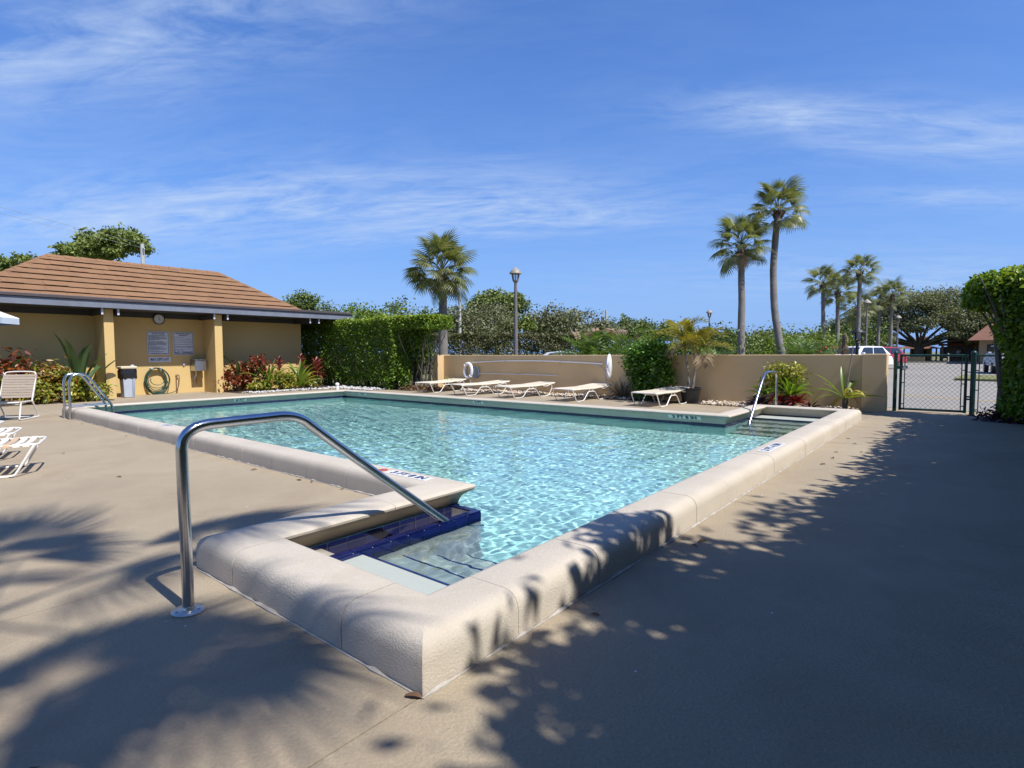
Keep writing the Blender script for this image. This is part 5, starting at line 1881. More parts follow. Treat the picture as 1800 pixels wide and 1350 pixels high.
# right bed
shrub('croton_shrub', (-19.85, 9.0, 0), (0.85, 0.85, 1.0), 0.14, 750, 'dark red croton shrub at the foot of the right column', 'croton_red', 'shrub', 'croton shrubs by the pool house', seed=51)
shrub('croton_shrub', (-19.8, 9.75, 0), (0.7, 0.7, 1.25), 0.14, 600, 'tall red and orange croton shrub behind the strap leaved plant', 'croton_red', 'shrub', 'croton shrubs by the pool house', seed=52)
shrub('croton_shrub', (-19.2, 10.4, 0), (0.7, 1.2, 0.6), 0.12, 900, 'low yellow speckled croton between the two strap leaved plants', 'croton_yellow', 'shrub', 'croton shrubs by the pool house', seed=53)
shrub('ground_shrub', (-19.05, 9.45, 0), (0.45, 1.0, 0.32), 0.11, 500, 'small mixed green shrub low beside the right column', 'croton_yellow', 'shrub', 'croton shrubs by the pool house', seed=54)
shrub('ground_shrub', (-19.0, 11.3, 0), (0.45, 0.8, 0.40), 0.11, 420, 'low yellow green shrub at the end of the right bed', 'croton_yellow', 'shrub', 'croton shrubs by the pool house', seed=55)
rosette('bird_of_paradise', (-20.1, 9.35, 0), BIRD, 9, 'grey green bird of paradise plant against the wall right of the column', group='broad leaved plants by the pool house', el0=80, el1=50, seed=8, scale=(0.95, 1.15))
STRAPS = [strap_leaf_mesh('leaf', 'strap_leaf', 0.95, 0.10, 0.8, 0.22, 8, 0, 0.45), strap_leaf_mesh('leaf', 'strap_leaf', 0.85, 0.09, 0.3, 0.22, 8, 0, 0.45), strap_leaf_mesh('leaf', 'strap_leaf', 1.0, 0.09, 1.2, 0.22, 8, 0, 0.4), strap_leaf_mesh('leaf', 'strap_leaf_y', 0.8, 0.10, 1.7, 0.2, 8, 0, 0.4)]
rosette('strap_leaved_plant', (-19.3, 9.95, 0.1), STRAPS, 19, 'yellow green strap leaved plant nearer the right column', group='strap leaved plants in the right bed', el0=84, el1=25, seed=9, scale=(1.0, 1.35))
rosette('strap_leaved_plant', (-19.0, 10.95, 0.1), STRAPS, 24, 'larger yellow green strap leaved plant at the end of the right bed', group='strap leaved plants in the right bed', el0=84, el1=15, seed=10, scale=(1.05, 1.4))
TI = [strap_leaf_mesh('leaf', 'ti_red', 0.42, 0.10, 0.9, 0.25, 6, 0, 0.5), strap_leaf_mesh('leaf', 'ti_red', 0.36, 0.09, 0.4, 0.25, 6, 0, 0.5)]
for i, (x, y, h, lab, sd) in enumerate([(-19.7, 10.55, 0.95, 'tall maroon ti plant with pointed top against the tan wall', 12), (-19.75, 11.45, 1.05, 'maroon ti plant left of the bright pink one', 13), (-19.35, 11.85, 0.85, 'bright pink and orange ti plant beside the clipped hedge', 14)]):
    rr2 = random.Random(sd)
    t = thing('ti_plant', (x, y, 0), lab, 'plant', 'red ti plants in the right bed')
    MB().tube([(x, y, -0.03), (x + 0.04, y, h * 0.6), (x, y, h)], [0.02, 0.016, 0.012], 6).build('stem', 'bark_pale', t, smooth=True)
    n = 26 if i != 2 else 36
    for k in range(n):
        az = k * 2.39996
        u = k / n
        o = link('leaf', TI[k % 2], t)
        s = rr2.uniform(0.8, 1.1) * (1.15 if i == 2 else 0.95)
        o.matrix_local = Matrix.Translation((0, 0, h - 0.42 * u)) @ Matrix.Rotation(az, 4, 'Z') @ Matrix.Rotation(-(R(80) * (1 - u) + R(5) * u), 4, 'Y') @ Matrix.Scale(s, 4)

# plants along the wall
FERN = [strap_leaf_mesh('leaf', 'fern', 0.42, 0.05, 0.9, 0.2, 6, 0, 0.4), strap_leaf_mesh('leaf', 'fern', 0.38, 0.04, 0.3, 0.2, 6, 0, 0.4)]
rosette('fern_plant', (-14.35, 14.0, 0.12), FERN, 34, 'small yellow green fern beside the left end pier', group='ferns', el0=88, el1=35, seed=15)
DRY = [strap_leaf_mesh('blade', 'dry_grass', 0.62, 0.018, 0.9, 0.1, 6, 0, 0.4), strap_leaf_mesh('blade', 'dry_grass', 0.5, 0.016, 1.6, 0.1, 6, 0, 0.4)]
rosette('dry_grass_tuft', (-7.55, 14.1, 0.02), DRY, 110, 'brown dry grass tuft left of the glossy bush', group=None, el0=88, el1=5, seed=16, part='blade', r0=0.08, scale=(0.8, 1.35))
shrub('glossy_bush', (-6.72, 14.08, 0.0), (1.30, 0.60, 1.68), 0.10, 7200, 'dense glossy green bush against the garden wall behind a lounger', 'bush', 'bush', stems=10, seed=60, aspect=0.55, shell=0.25, bottom=0.06)
# potted palm
t = thing('plant_pot', (-5.55, 14.02, 0), 'black nursery pot standing at the garden wall', 'pot')
MB().lathe([(0.19, 0.002), (0.20, 0.02), (0.25, 0.36), (0.265, 0.37), (0.265, 0.40), (0.245, 0.40), (0.24, 0.34), (0.05, 0.335)], (-5.55, 14.02, 0.0), 24).build('pot_body', 'pot', t, smooth=True)
MB().lathe([(0.238, 0.0), (0.12, 0.02)], (-5.55, 14.02, 0.336), 20).build('potting_soil', 'soil', t)
t = thing('yellow_palm', (-5.55, 14.02, 0.34), 'yellowing feather palm growing in the black pot', 'palm')
FY = [feather_mesh('frond', 'frond_yellow', 1.05, 26, 0.42, 0.035, 1.9, 0.3, 0.5), feather_mesh('frond', 'frond_yellow', 0.95, 24, 0.4, 0.035, 1.4, 0.2, 0.6)]
FD = feather_mesh('frond', 'frond_dry', 0.8, 20, 0.3, 0.03, 2.4, 0.2, 0.1)
rr = random.Random(17)
for si, (dx, dy, h) in enumerate(((-0.10, 0.0, 1.12), (0.12, 0.05, 0.95))):
    MB().tube([(-5.55 + dx * 0.4, 14.02, 0.33), (-5.55 + dx * 0.8, 14.02 + dy, 0.34 + h * 0.5), (-5.55 + dx * 1.6, 14.02 + dy, 0.34 + h)], [0.045, 0.03, 0.024], 8).build('stem', 'bark_palm', t, smooth=True)
    for k in range(8):
        az = k * 2.4 + si
        u = (k + .5) / 8
        o = link('frond', FY[k % 2] if k < 7 else FD, t)
        o.matrix_local = Matrix.Translation((dx * 1.6, dy, h - 0.02)) @ Matrix.Rotation(az, 4, 'Z') @ Matrix.Rotation(-(R(72) * (1 - u) - R(0) * u), 4, 'Y') @ Matrix.Scale(rr.uniform(0.8, 1.05), 4)

# corner cluster
shrub('golden_shrub', (-3.42, 14.12, 0.42), (0.92, 0.45, 0.62), 0.085, 900, 'golden yellow leaved shrub behind the far handrail', 'gold_leaf', 'shrub', stems=7, seed=61, shell=0.3)
BR = [strap_leaf_mesh('leaf', 'brom', 0.62, 0.075, 1.0, 0.25, 7, 0, 0.35), strap_leaf_mesh('leaf', 'brom', 0.55, 0.07, 0.5, 0.25, 7, 0, 0.35)]
BRR = [strap_leaf_mesh('leaf', 'brom_red', 0.30, 0.06, 1.1, 0.25, 6, 0, 0.35), strap_leaf_mesh('leaf', 'brom_red', 0.26, 0.05, 0.6, 0.25, 6, 0, 0.35)]
rosette('green_bromeliad', (-3.18, 13.98, 0.30), BR, 30, 'bright green bromeliad under the golden shrub', group='bromeliads at the pool corner', el0=80, el1=12, seed=18)
rosette('green_bromeliad', (-3.75, 14.05, 0.30), BR, 16, 'green bromeliad left of the far handrail', group='bromeliads at the pool corner', el0=70, el1=10, seed=19, scale=(0.7, 0.95))
rosette('red_bromeliad', (-2.98, 13.8, 0.16), BRR, 30, 'red bromeliad right of the far handrail post', group='bromeliads at the pool corner', el0=75, el1=5, seed=20)
rosette('red_bromeliad', (-3.42, 13.82, 0.16), BRR, 24, 'red bromeliad just left of the far handrail post', group='bromeliads at the pool corner', el0=75, el1=5, seed=22)
PUR = [strap_leaf_mesh('leaf', 'purple', 0.30, 0.05, 1.3, 0.25, 6, 0, 0.35)]
rosette('purple_plant', (-3.85, 13.9, 0.05), PUR, 44, 'dark purple plant left of the far steps', group='purple plants at the pool corner', el0=80, el1=10, seed=23, scale=(0.9, 1.4))
rosette('purple_plant', (-2.75, 13.95, 0.02), PUR, 26, 'dark purple plant right of the red bromeliads', group='purple plants at the pool corner', el0=70, el1=5, seed=24)
ob = MB().lathe([(0.14, 0.0), (0.20, 0.24), (0.21, 0.27), (0.19, 0.27), (0.05, 0.24)], (-3.25, 14.05, 0.011), 20).build('low_planter', 'pot', None, smooth=True)
tag(ob, 'dark round planter under the green bromeliad', 'planter')
CR = [strap_leaf_mesh('leaf', 'strap_leaf', 0.86, 0.085, 1.2, 0.22, 8, 0, 0.4), strap_leaf_mesh('leaf', 'strap_leaf', 0.78, 0.085, 0.45, 0.22, 8, 0, 0.4), strap_leaf_mesh('leaf', 'strap_leaf_y', 0.55, 0.07, 2.2, 0.22, 8, 0, 0.4)]
t = rosette('crinum_lily', (-2.10, 14.12, 0.02), CR, 15, 'spidery yellow green lily with tall stalk beside the right pier', group=None, el0=80, el1=2, seed=26, stem=(0.26, 0.055, 'bark'))
MB().tube([(-2.10, 14.12, 0.3), (-2.05, 14.15, 0.8), (-1.99, 14.2, 1.42)], 0.013, 6).build('flower_stalk', 'bark_pale', t, smooth=True)


# ------------------------------------------------------------------ beyond the wall: palms
sabal('sabal_palm', (-18.95, 18.1, -0.06), (-19.1, 18.25, 5.05), (0.05, 0, 0), 'stout sabal palm with full round crown behind the clipped hedge', 1.66, 0.20, 46, 0.62, 0.10, 51, lo=-0.85)
sabal('sabal_palm', (-9.15, 29.9, -0.06), (-9.36, 30.24, 6.75), (0.0, 0.05, 0), 'tall straight sabal palm, shorter of the leading pair', 1.66, 0.175, 34, 0.42, 0.12, 52, lo=-0.85)
sabal('sabal_palm', (-7.30, 31.4, -0.06), (-7.92, 31.5, 8.55), (-0.42, -0.1, 0), 'tallest sabal palm with curved leaning trunk', 1.62, 0.175, 32, 0.30, 0.05, 53, lo=-0.55, lean_crown=-0.15)
FARP = [((-10.1, 56.2), (-10.40, 56.6, 7.35), 1.65, 'far sabal palm, leftmost of the distant group'), ((-9.6, 59.6), (-9.73, 59.75, 6.85), 1.7, 'far sabal palm second from left in the distant group'),
        ((-7.55, 56.3), (-7.56, 56.4, 8.05), 1.62, 'far sabal palm, tallest of the distant group'), ((-9.4, 69.8), (-9.5, 70.0, 5.9), 2.1, 'low drooping far palm behind the tallest distant one'),
        ((-8.0, 74.0), (-8.0, 74.1, 6.75), 1.75, 'far sabal palm left of the spreading oak'), ((-6.7, 72.5), (-6.73, 72.58, 7.3), 1.8, 'far sabal palm overlapping the left of the spreading oak')]
for i, (b, tp, cr, lab) in enumerate(FARP):
    sabal('sabal_palm', (b[0], b[1], -0.06), tp, (0, 0, 0), lab, cr, 0.17, 26, 0.4, 0.1, 60 + i, True, lo=-0.8 if i != 3 else -1.2)
# small feather palms and shrubs behind the wall
FG = [feather_mesh('frond', 'frond_green', 1.7, 26, 0.5, 0.04, 1.6, 0.25, 0.4), feather_mesh('frond', 'frond_green', 1.5, 24, 0.5, 0.04, 1.1, 0.2, 0.4)]
FPK = feather_mesh('plume', 'frond_pink', 0.9, 18, 0.22, 0.05, 2.0, 0.2, 0.3)


def feather_clump(name, base, n, label, plumes=0, seed=1, scale=1.0, cat='palm', group='feather palms behind the wall'):
    t = rosette(name, base, FG, n, label, cat, group, 84, 20, seed, (0.75 * scale, 1.05 * scale), part='frond', r0=0.1)
    rr_ = random.Random(seed)
    for k in range(plumes):
        o = link('plume', FPK, t)
        o.matrix_local = Matrix.Translation((rr_.uniform(-.7, .7), rr_.uniform(-.5, .5), rr_.uniform(0.9, 1.25) * scale)) @ Matrix.Rotation(rr_.uniform(0, 6.28), 4, 'Z') @ Matrix.Rotation(-R(rr_.uniform(50, 80)), 4, 'Y') @ Matrix.Scale(rr_.uniform(.6, 1.0), 4)
    return t


feather_clump('feather_palm', (-10.9, 18.3, 0.15), 30, 'feathery green palm with dry pink plumes behind the wall', 9, 71, 1.5)
feather_clump('feather_palm', (-9.55, 18.0, 0.15), 20, 'feathery green palm with dry plumes beside the glossy bush', 6, 72, 1.3)
feather_clump('feather_palm', (-6.6, 18.6, 0.1), 22, 'green feather palm behind the yellow potted palm', 0, 73, 1.05)
feather_clump('feather_palm', (-6.4, 30.0, 0.2), 26, 'green feather palm between the two tall sabal palms and the lantern', 0, 74, 1.2)
shrub('green_shrub', (-12.2, 24.5, -0.05), (3.2, 2.0, 2.3), 0.16, 1700, 'bright green shrub where the dark hedge ends', 'tree_lime', 'shrub', 'shrubs beyond the wall', seed=75)
shrub('green_shrub', (-10.3, 30.5, -0.05), (3.4, 2.2, 2.6), 0.18, 1900, 'bushy green shrub left of the shorter tall palm', 'tree_green', 'shrub', 'shrubs beyond the wall', seed=76)
shrub('green_shrub', (-8.3, 33.5, -0.05), (2.8, 2.2, 2.35), 0.18, 1700, 'bushy green shrub between the two tall palms', 'tree_lime', 'shrub', 'shrubs beyond the wall', seed=77)
shrub('green_shrub', (-9.2, 43.0, -0.05), (5.0, 2.6, 2.5), 0.22, 1700, 'round green shrub right of the curved palm', 'tree_lime', 'shrub', 'shrubs beyond the wall', seed=78)
shrub('green_shrub', (-7.9, 47.5, -0.05), (3.0, 2.4, 2.2), 0.22, 1300, 'round green shrub left of the wall lantern', 'tree_lime', 'shrub', 'shrubs beyond the wall', seed=79)
shrub('green_shrub', (-12.2, 49.0, -0.05), (8.0, 3.0, 2.9), 0.25, 2200, 'wide dark shrub far behind the curved palm', 'tree_green', 'shrub', 'shrubs beyond the wall', seed=80)
t = thing('dead_palm_skirt', (-2.9, 19.0, 0), 'brown dead palm leaves hanging beside the black lantern', 'dead palm')
for k in range(7):
    o = link('dead_frond', FD, t)
    o.matrix_local = Matrix.Translation((0, 0, 1.85 - 0.12 * k)) @ Matrix.Rotation(k * 2.4, 4, 'Z') @ Matrix.Rotation(R(62 + 3 * k), 4, 'Y') @ Matrix.Scale(0.55, 4)
MB().tube([(-2.9, 19.0, -0.1), (-2.9, 19.0, 1.8)], 0.05, 7).build('stem', 'bark', t)

# long dark hedge across the road
t = thing('dark_hedge', (-24, 29.0, 0), 'long dark brown green hedge across the road behind the wall', 'hedge')
ang = math.atan2(31.117 - 26.0, -20.586 + 26.84)
P, Nn = box_points(30000, (-3.5, -0.8, 0.0), (9.5, 0.8, 2.53), depth=0.3, faces=('y0', 'z1', 'x1'), lump=0.12)
cs, sn = math.cos(ang), math.sin(ang)
P2 = np.stack([-26.84 + P[:, 0] * cs - P[:, 1] * sn, 26.0 + P[:, 0] * sn + P[:, 1] * cs, P[:, 2]], 1)
N2 = np.stack([Nn[:, 0] * cs - Nn[:, 1] * sn, Nn[:, 0] * sn + Nn[:, 1] * cs, Nn[:, 2]], 1)
foliage('foliage', 'hedge_dark', t, P2, N2, 0.13, 0.08, spread=0.65)
mb = MB()
for k in range(16):
    s = -3.2 + k * 0.8
    mb.tube([(-26.84 + s * cs, 26 + s * sn, -0.1), (-26.84 + s * cs, 26 + s * sn, 2.0)], [0.06, 0.02], 5)
mb.build('stems', 'bark', t)
P, Nn = box_points(14000, (-16, -0.8, 0.0), (6, 0.8, 2.2), depth=0.4, faces=('y0', 'z1'), lump=0.3)
t = thing('far_green_hedge', (-18, 62.0, 0), 'low green hedge line far across the lot', 'hedge')
foliage('foliage', 'tree_green', t, P + np.array([-18, 62, 0]), Nn, 0.28, 0.18, spread=0.7)

# ------------------------------------------------------------------ background trees
def polar(px, d):
    """a place on the ground given by bearing and distance; bearings measured on a plan of the site"""
    return Vector((px * d, (1 - px * px) ** 0.5 * d, -0.06))


def btree(name, loc, w, d, z0, z1, nc, leaf, n, label, mat, seed, trunk=None, group='trees across the road', shell=0.35, cr=0.36, bark='bark'):
    return tree(name, (loc[0], loc[1], -0.06), trunk or z0 + 0.3 * (z1 - z0), 0.02 * z1 + 0.08, clumps_round(w, d, z0, z1, nc, seed, cr), leaf * 1.08, int(n * 2.4), label, mat, bark, 'tree', group, seed=seed, shell=shell, limb_r=0.012 * z1 + 0.03)


btree('pine_tree', (-36.9, 42.7), 6.6, 5.5, 1.6, 7.3, 15, 0.30, 5200, 'bushy yellow green pine behind the street lamp', 'pine', 81, cr=0.22)
btree('pine_tree', (-60.5, 16.2), 8.6, 6.0, 9.0, 12.4, 13, 0.30, 4600, 'broad crowned pine above the pool house roof', 'pine', 82, cr=0.2)
btree('pine_tree', (-67.5, 10.6), 6.5, 6.0, 6.5, 9.9, 10, 0.30, 2500, 'pine at the left frame edge behind the roof hip', 'pine', 83, cr=0.24)
btree('pine_tree', (-66.0, 12.8), 3.4, 4.0, 7.0, 10.2, 7, 0.30, 1200, 'small pine tip just left of the roof ridge', 'pine', 84, cr=0.26)
btree('round_tree', (-36.6, 22.1), 3.4, 3.4, 2.2, 5.3, 9, 0.18, 2600, 'round topped dense tree right of the roof eave', 'tree_green', 85, cr=0.3)
btree('broad_tree', (-33.5, 24.0), 5.0, 4.0, 1.4, 4.5, 10, 0.2, 2300, 'light green tree behind the clipped hedge top', 'tree_lime', 86)
btree('broad_tree', (-37.5, 33.5), 5.5, 5.0, 1.6, 5.4, 10, 0.24, 2300, 'dark green tree just right of the stout palm trunk', 'tree_green', 87)
btree('grey_tree', (-33.0, 34.5), 6.0, 5.0, 1.2, 4.9, 12, 0.22, 2600, 'grey leafed tree between the stout palm and the pine', 'tree_grey', 88)
btree('grey_tree', (-35.5, 39.5), 5.0, 5.0, 1.2, 5.2, 11, 0.24, 2200, 'grey brown tree left of the yellow green pine', 'tree_grey', 89)
btree('grey_tree', (-35.5, 50.5), 7.0, 6.0, 1.2, 5.5, 13, 0.28, 3000, 'grey leafed tree right of the street lamp', 'tree_grey', 90)
btree('grey_tree', (-33.0, 53.0), 7.5, 6.0, 1.2, 4.9, 13, 0.28, 2900, 'wide grey green tree sloping down right of the lamp', 'tree_grey', 91)
btree('far_tree', (-38.0, 72.0), 6.0, 6.0, 2.0, 5.6, 9, 0.35, 1500, 'far dark tree left of the thin utility pole', 'tree_green', 92)
btree('far_tree', (-34.5, 72.0), 7.0, 6.0, 1.6, 5.0, 9, 0.35, 1500, 'far dark tree at the thin utility pole', 'tree_green', 93)
btree('far_tree', (-31.0, 78.0), 6.0, 6.0, 1.4, 4.4, 9, 0.35, 1300, 'far small tree right of the thin utility pole', 'tree_grey', 94)
btree('far_tree', (-27.5, 82.0), 5.0, 5.0, 1.6, 4.4, 8, 0.35, 1100, 'far small tree above the glossy bush', 'tree_green', 95)
btree('far_tree', (-24.0, 92.0), 8.0, 6.0, 0.6, 3.7, 9, 0.4, 1100, 'far low tree behind the yellow palm', 'tree_grey', 96)
btree('far_tree', (-18.6, 95.0), 8.0, 6.0, 0.6, 3.6, 9, 0.4, 1100, 'far low tree between the two tall palms', 'tree_green', 97)
btree('far_tree', (-15.2, 88.0), 4.5, 5.0, 1.8, 5.0, 8, 0.35, 1000, 'far dark tree right of the curved palm', 'tree_green', 98)
btree('far_tree', (-13.0, 90.0), 6.5, 6.0, 0.8, 3.8, 9, 0.4, 1000, 'far low tree left of the distant palm group', 'tree_grey', 99)
btree('far_tree', (-10.8, 78.0), 7.5, 6.0, 0.4, 4.2, 10, 0.35, 1500, 'shaded dark tree under the distant palms', 'tree_green', 100)
# bare twiggy tree
t = thing('bare_tree', (-33.0, 27.5, -0.06), 'bare twiggy grey tree behind the clipped hedge', 'tree', 'trees across the road')
mb = MB()
rr = random.Random(9)


def twig(p, d, L, r, lv):
    q = p + d * L
    mb.tube([p, (p + q) / 2 + Vector((rr.uniform(-1, 1), rr.uniform(-1, 1), 0)) * L * 0.06, q], [r, r * 0.8, r * 0.6], 4, cap=False)
    if lv:
        for _ in range(3):
            e = (d + Vector((rr.uniform(-1, 1), rr.uniform(-1, 1), rr.uniform(-.2, .9))) * 0.75).normalized()
            twig(p.lerp(q, rr.uniform(.6, 1)), e, L * rr.uniform(.6, .8), r * 0.6, lv - 1)


for k in range(3):
    twig(Vector((-33.0 + k * 0.5, 27.5, -0.1)), Vector((rr.uniform(-.3, .3), rr.uniform(-.3, .3), 1)).normalized(), 1.9, 0.07, 5)
mb.build('branches', 'twig_grey', t)

# spreading oak
oc = [(-8.2, -1.2, 4.6, 2.2, 2.6, 1.5), (-5.6, -0.6, 6.2, 2.6, 2.6, 1.6), (-5.4, -1.0, 4.0, 2.6, 3, 1.7), (-3.4, 0, 6.0, 3.0, 3, 1.8), (-0.8, 0, 7.6, 3.2, 3, 1.8), (2.0, 0.3, 7.2, 3.0, 3, 1.9), (4.4, 0.5, 6.2, 3.0, 3, 1.8), (6.4, 0.8, 4.8, 2.4, 2.6, 1.6), (1.2, -1.2, 5.4, 2.6, 2.4, 1.3), (-2.2, -1.0, 4.9, 2.4, 2.4, 1.2),
      (4.6, -0.5, 4.6, 2.4, 2.4, 1.2), (7.9, 1.2, 3.7, 1.7, 2, 1.3), (-7.2, -1.4, 2.9, 1.7, 2, 1.2)]
tree('oak_tree', (-5.2, 88.5, -0.06), 1.9, 0.62, oc + [(-6.5, -1.5, 2.6, 1.8, 1.6, 0.7), (-3.6, -1.8, 3.2, 1.7, 1.5, 0.7), (3.6, -1.8, 3.3, 1.8, 1.5, 0.8), (6.4, -1.2, 2.9, 1.8, 1.5, 0.8), (0.4, -2.2, 4.2, 2.0, 1.5, 0.8)], 0.27, 42000, 'wide spreading oak with dark limbs beyond the lot', 'oak', 'bark', 'tree', None, seed=111, shell=0.45, limb_r=0.2)

# ------------------------------------------------------------------ lamps and poles
def street_lamp(loc, h, r, label, scale=1.0, group='street lamps on tall poles'):
    x, y = loc
    t = thing('street_lamp', (x, y, -0.06), label, 'street lamp', group)
    MB().tube([(x, y, -0.1), (x, y, h * 0.5), (x, y, h - 0.62 * scale)], [r * 1.15, r, r * 0.75], 12).build('pole', 'lamp_pole', t, smooth=True)
    b = h - 0.62 * scale
    s = scale
    MB().lathe([(0.05 * s, 0), (0.07 * s, 0.05 * s), (0.11 * s, 0.09 * s), (0.12 * s, 0.12 * s)], (x, y, b), 12).build('collar', 'lamp_cap', t, smooth=True)
    MB().lathe([(0.10 * s, 0.12 * s), (0.145 * s, 0.36 * s)], (x, y, b), 8).build('lantern_glass', 'lantern_glass', t)
    for k in range(8):
        a = k * PI / 4
        MB().tube([(x + 0.105 * s * math.cos(a), y + 0.105 * s * math.sin(a), b + 0.12 * s), (x + 0.15 * s * math.cos(a), y + 0.15 * s * math.sin(a), b + 0.37 * s)], 0.012 * s, 5).build('frame_bar', 'lamp_cap', t)
    MB().lathe([(0.23 * s, 0.36 * s), (0.225 * s, 0.40 * s), (0.15 * s, 0.50 * s), (0.06 * s, 0.57 * s), (0.03 * s, 0.60 * s), (0.004, 0.62 * s)], (x, y, b), 16).build('cap', 'lamp_cap', t, smooth=True)
    return t


street_lamp((-15.16, 18.8), 4.98, 0.085, 'tall brown street lamp standing behind the garden wall', 1.15)
street_lamp((-21.8, 60.1), 5.9, 0.09, 'far street lamp just above the yellow palm', 1.5)
street_lamp((-7.3, 59.0), 6.0, 0.09, 'far street lamp among the distant palms', 1.5)
street_lamp((-6.15, 72.8), 5.25, 0.09, 'far street lamp in front of the spreading oak', 1.5)


def lantern(loc, h, label, s=1.0):
    x, y = loc
    t = thing('post_lantern', (x, y, -0.06), label, 'lantern', 'black post lanterns behind the wall')
    MB().tube([(x, y, -0.1), (x, y, h - 0.52 * s)], 0.045 * s, 10).build('post', 'black', t, smooth=True)
    b = h - 0.52 * s
    MB().lathe([(0.045 * s, 0), (0.075 * s, 0.04 * s), (0.05 * s, 0.09 * s), (0.09 * s, 0.13 * s)], (x, y, b), 10).build('collar', 'black', t, smooth=True)
    MB().lathe([(0.085 * s, 0.13 * s), (0.13 * s, 0.36 * s)], (x, y, b), 6).build('lantern_glass', 'lantern_glass', t)
    for k in range(6):
        a = k * PI / 3
        MB().tube([(x + 0.085 * s * math.cos(a), y + 0.085 * s * math.sin(a), b + 0.13 * s), (x + 0.135 * s * math.cos(a), y + 0.135 * s * math.sin(a), b + 0.37 * s)], 0.009 * s, 5).build('frame_bar', 'black', t)
    MB().lathe([(0.20 * s, 0.36 * s), (0.19 * s, 0.39 * s), (0.09 * s, 0.46 * s), (0.07 * s, 0.50 * s), (0.01 * s, 0.52 * s)], (x, y, b), 12).build('cap', 'black', t, smooth=True)


lantern((-2.6, 19.3), 2.02, 'black post lantern behind the right end of the wall', 0.95)
lantern((-19.7, 20.15), 1.95, 'small black post lantern behind the left end of the wall', 0.9)


def pole(loc, h, r, label, arm=True):
    x, y = loc
    t = thing('utility_pole', (x, y, -0.06), label, 'utility pole', 'utility poles')
    MB().tube([(x, y, -0.1), (x, y, h)], [r * 1.2, r * 0.8], 8).build('pole', 'pole_white', t, smooth=True)
    if arm:
        box('cross_arm', 'pole_white', t, x - 0.5, x + 0.5, y - 0.05, y + 0.05, h - 0.5, h - 0.4)


pole((-31.9, 32.4), 6.4, 0.12, 'pale utility pole right of the stout palm', False)
pole((-30.6, 53.5), 5.9, 0.14, 'thin utility pole above the feathery palms', False)
pole((-56.0, 17.8), 10.9, 0.2, 'utility pole top above the pool house roof')
t = thing('power_line', (-45, 20, 8), 'thin power line crossing above the pool house roof', 'power line')
for dz in (0.0, 0.35):
    MB().tube([(-56.0 + 40 * s, 17.8 - 38 * s, 10.6 + dz - 1.2 * math.sin(PI * s)) for s in [q / 10 for q in range(11)]], 0.009, 5).build('wire', 'pole_white', t)


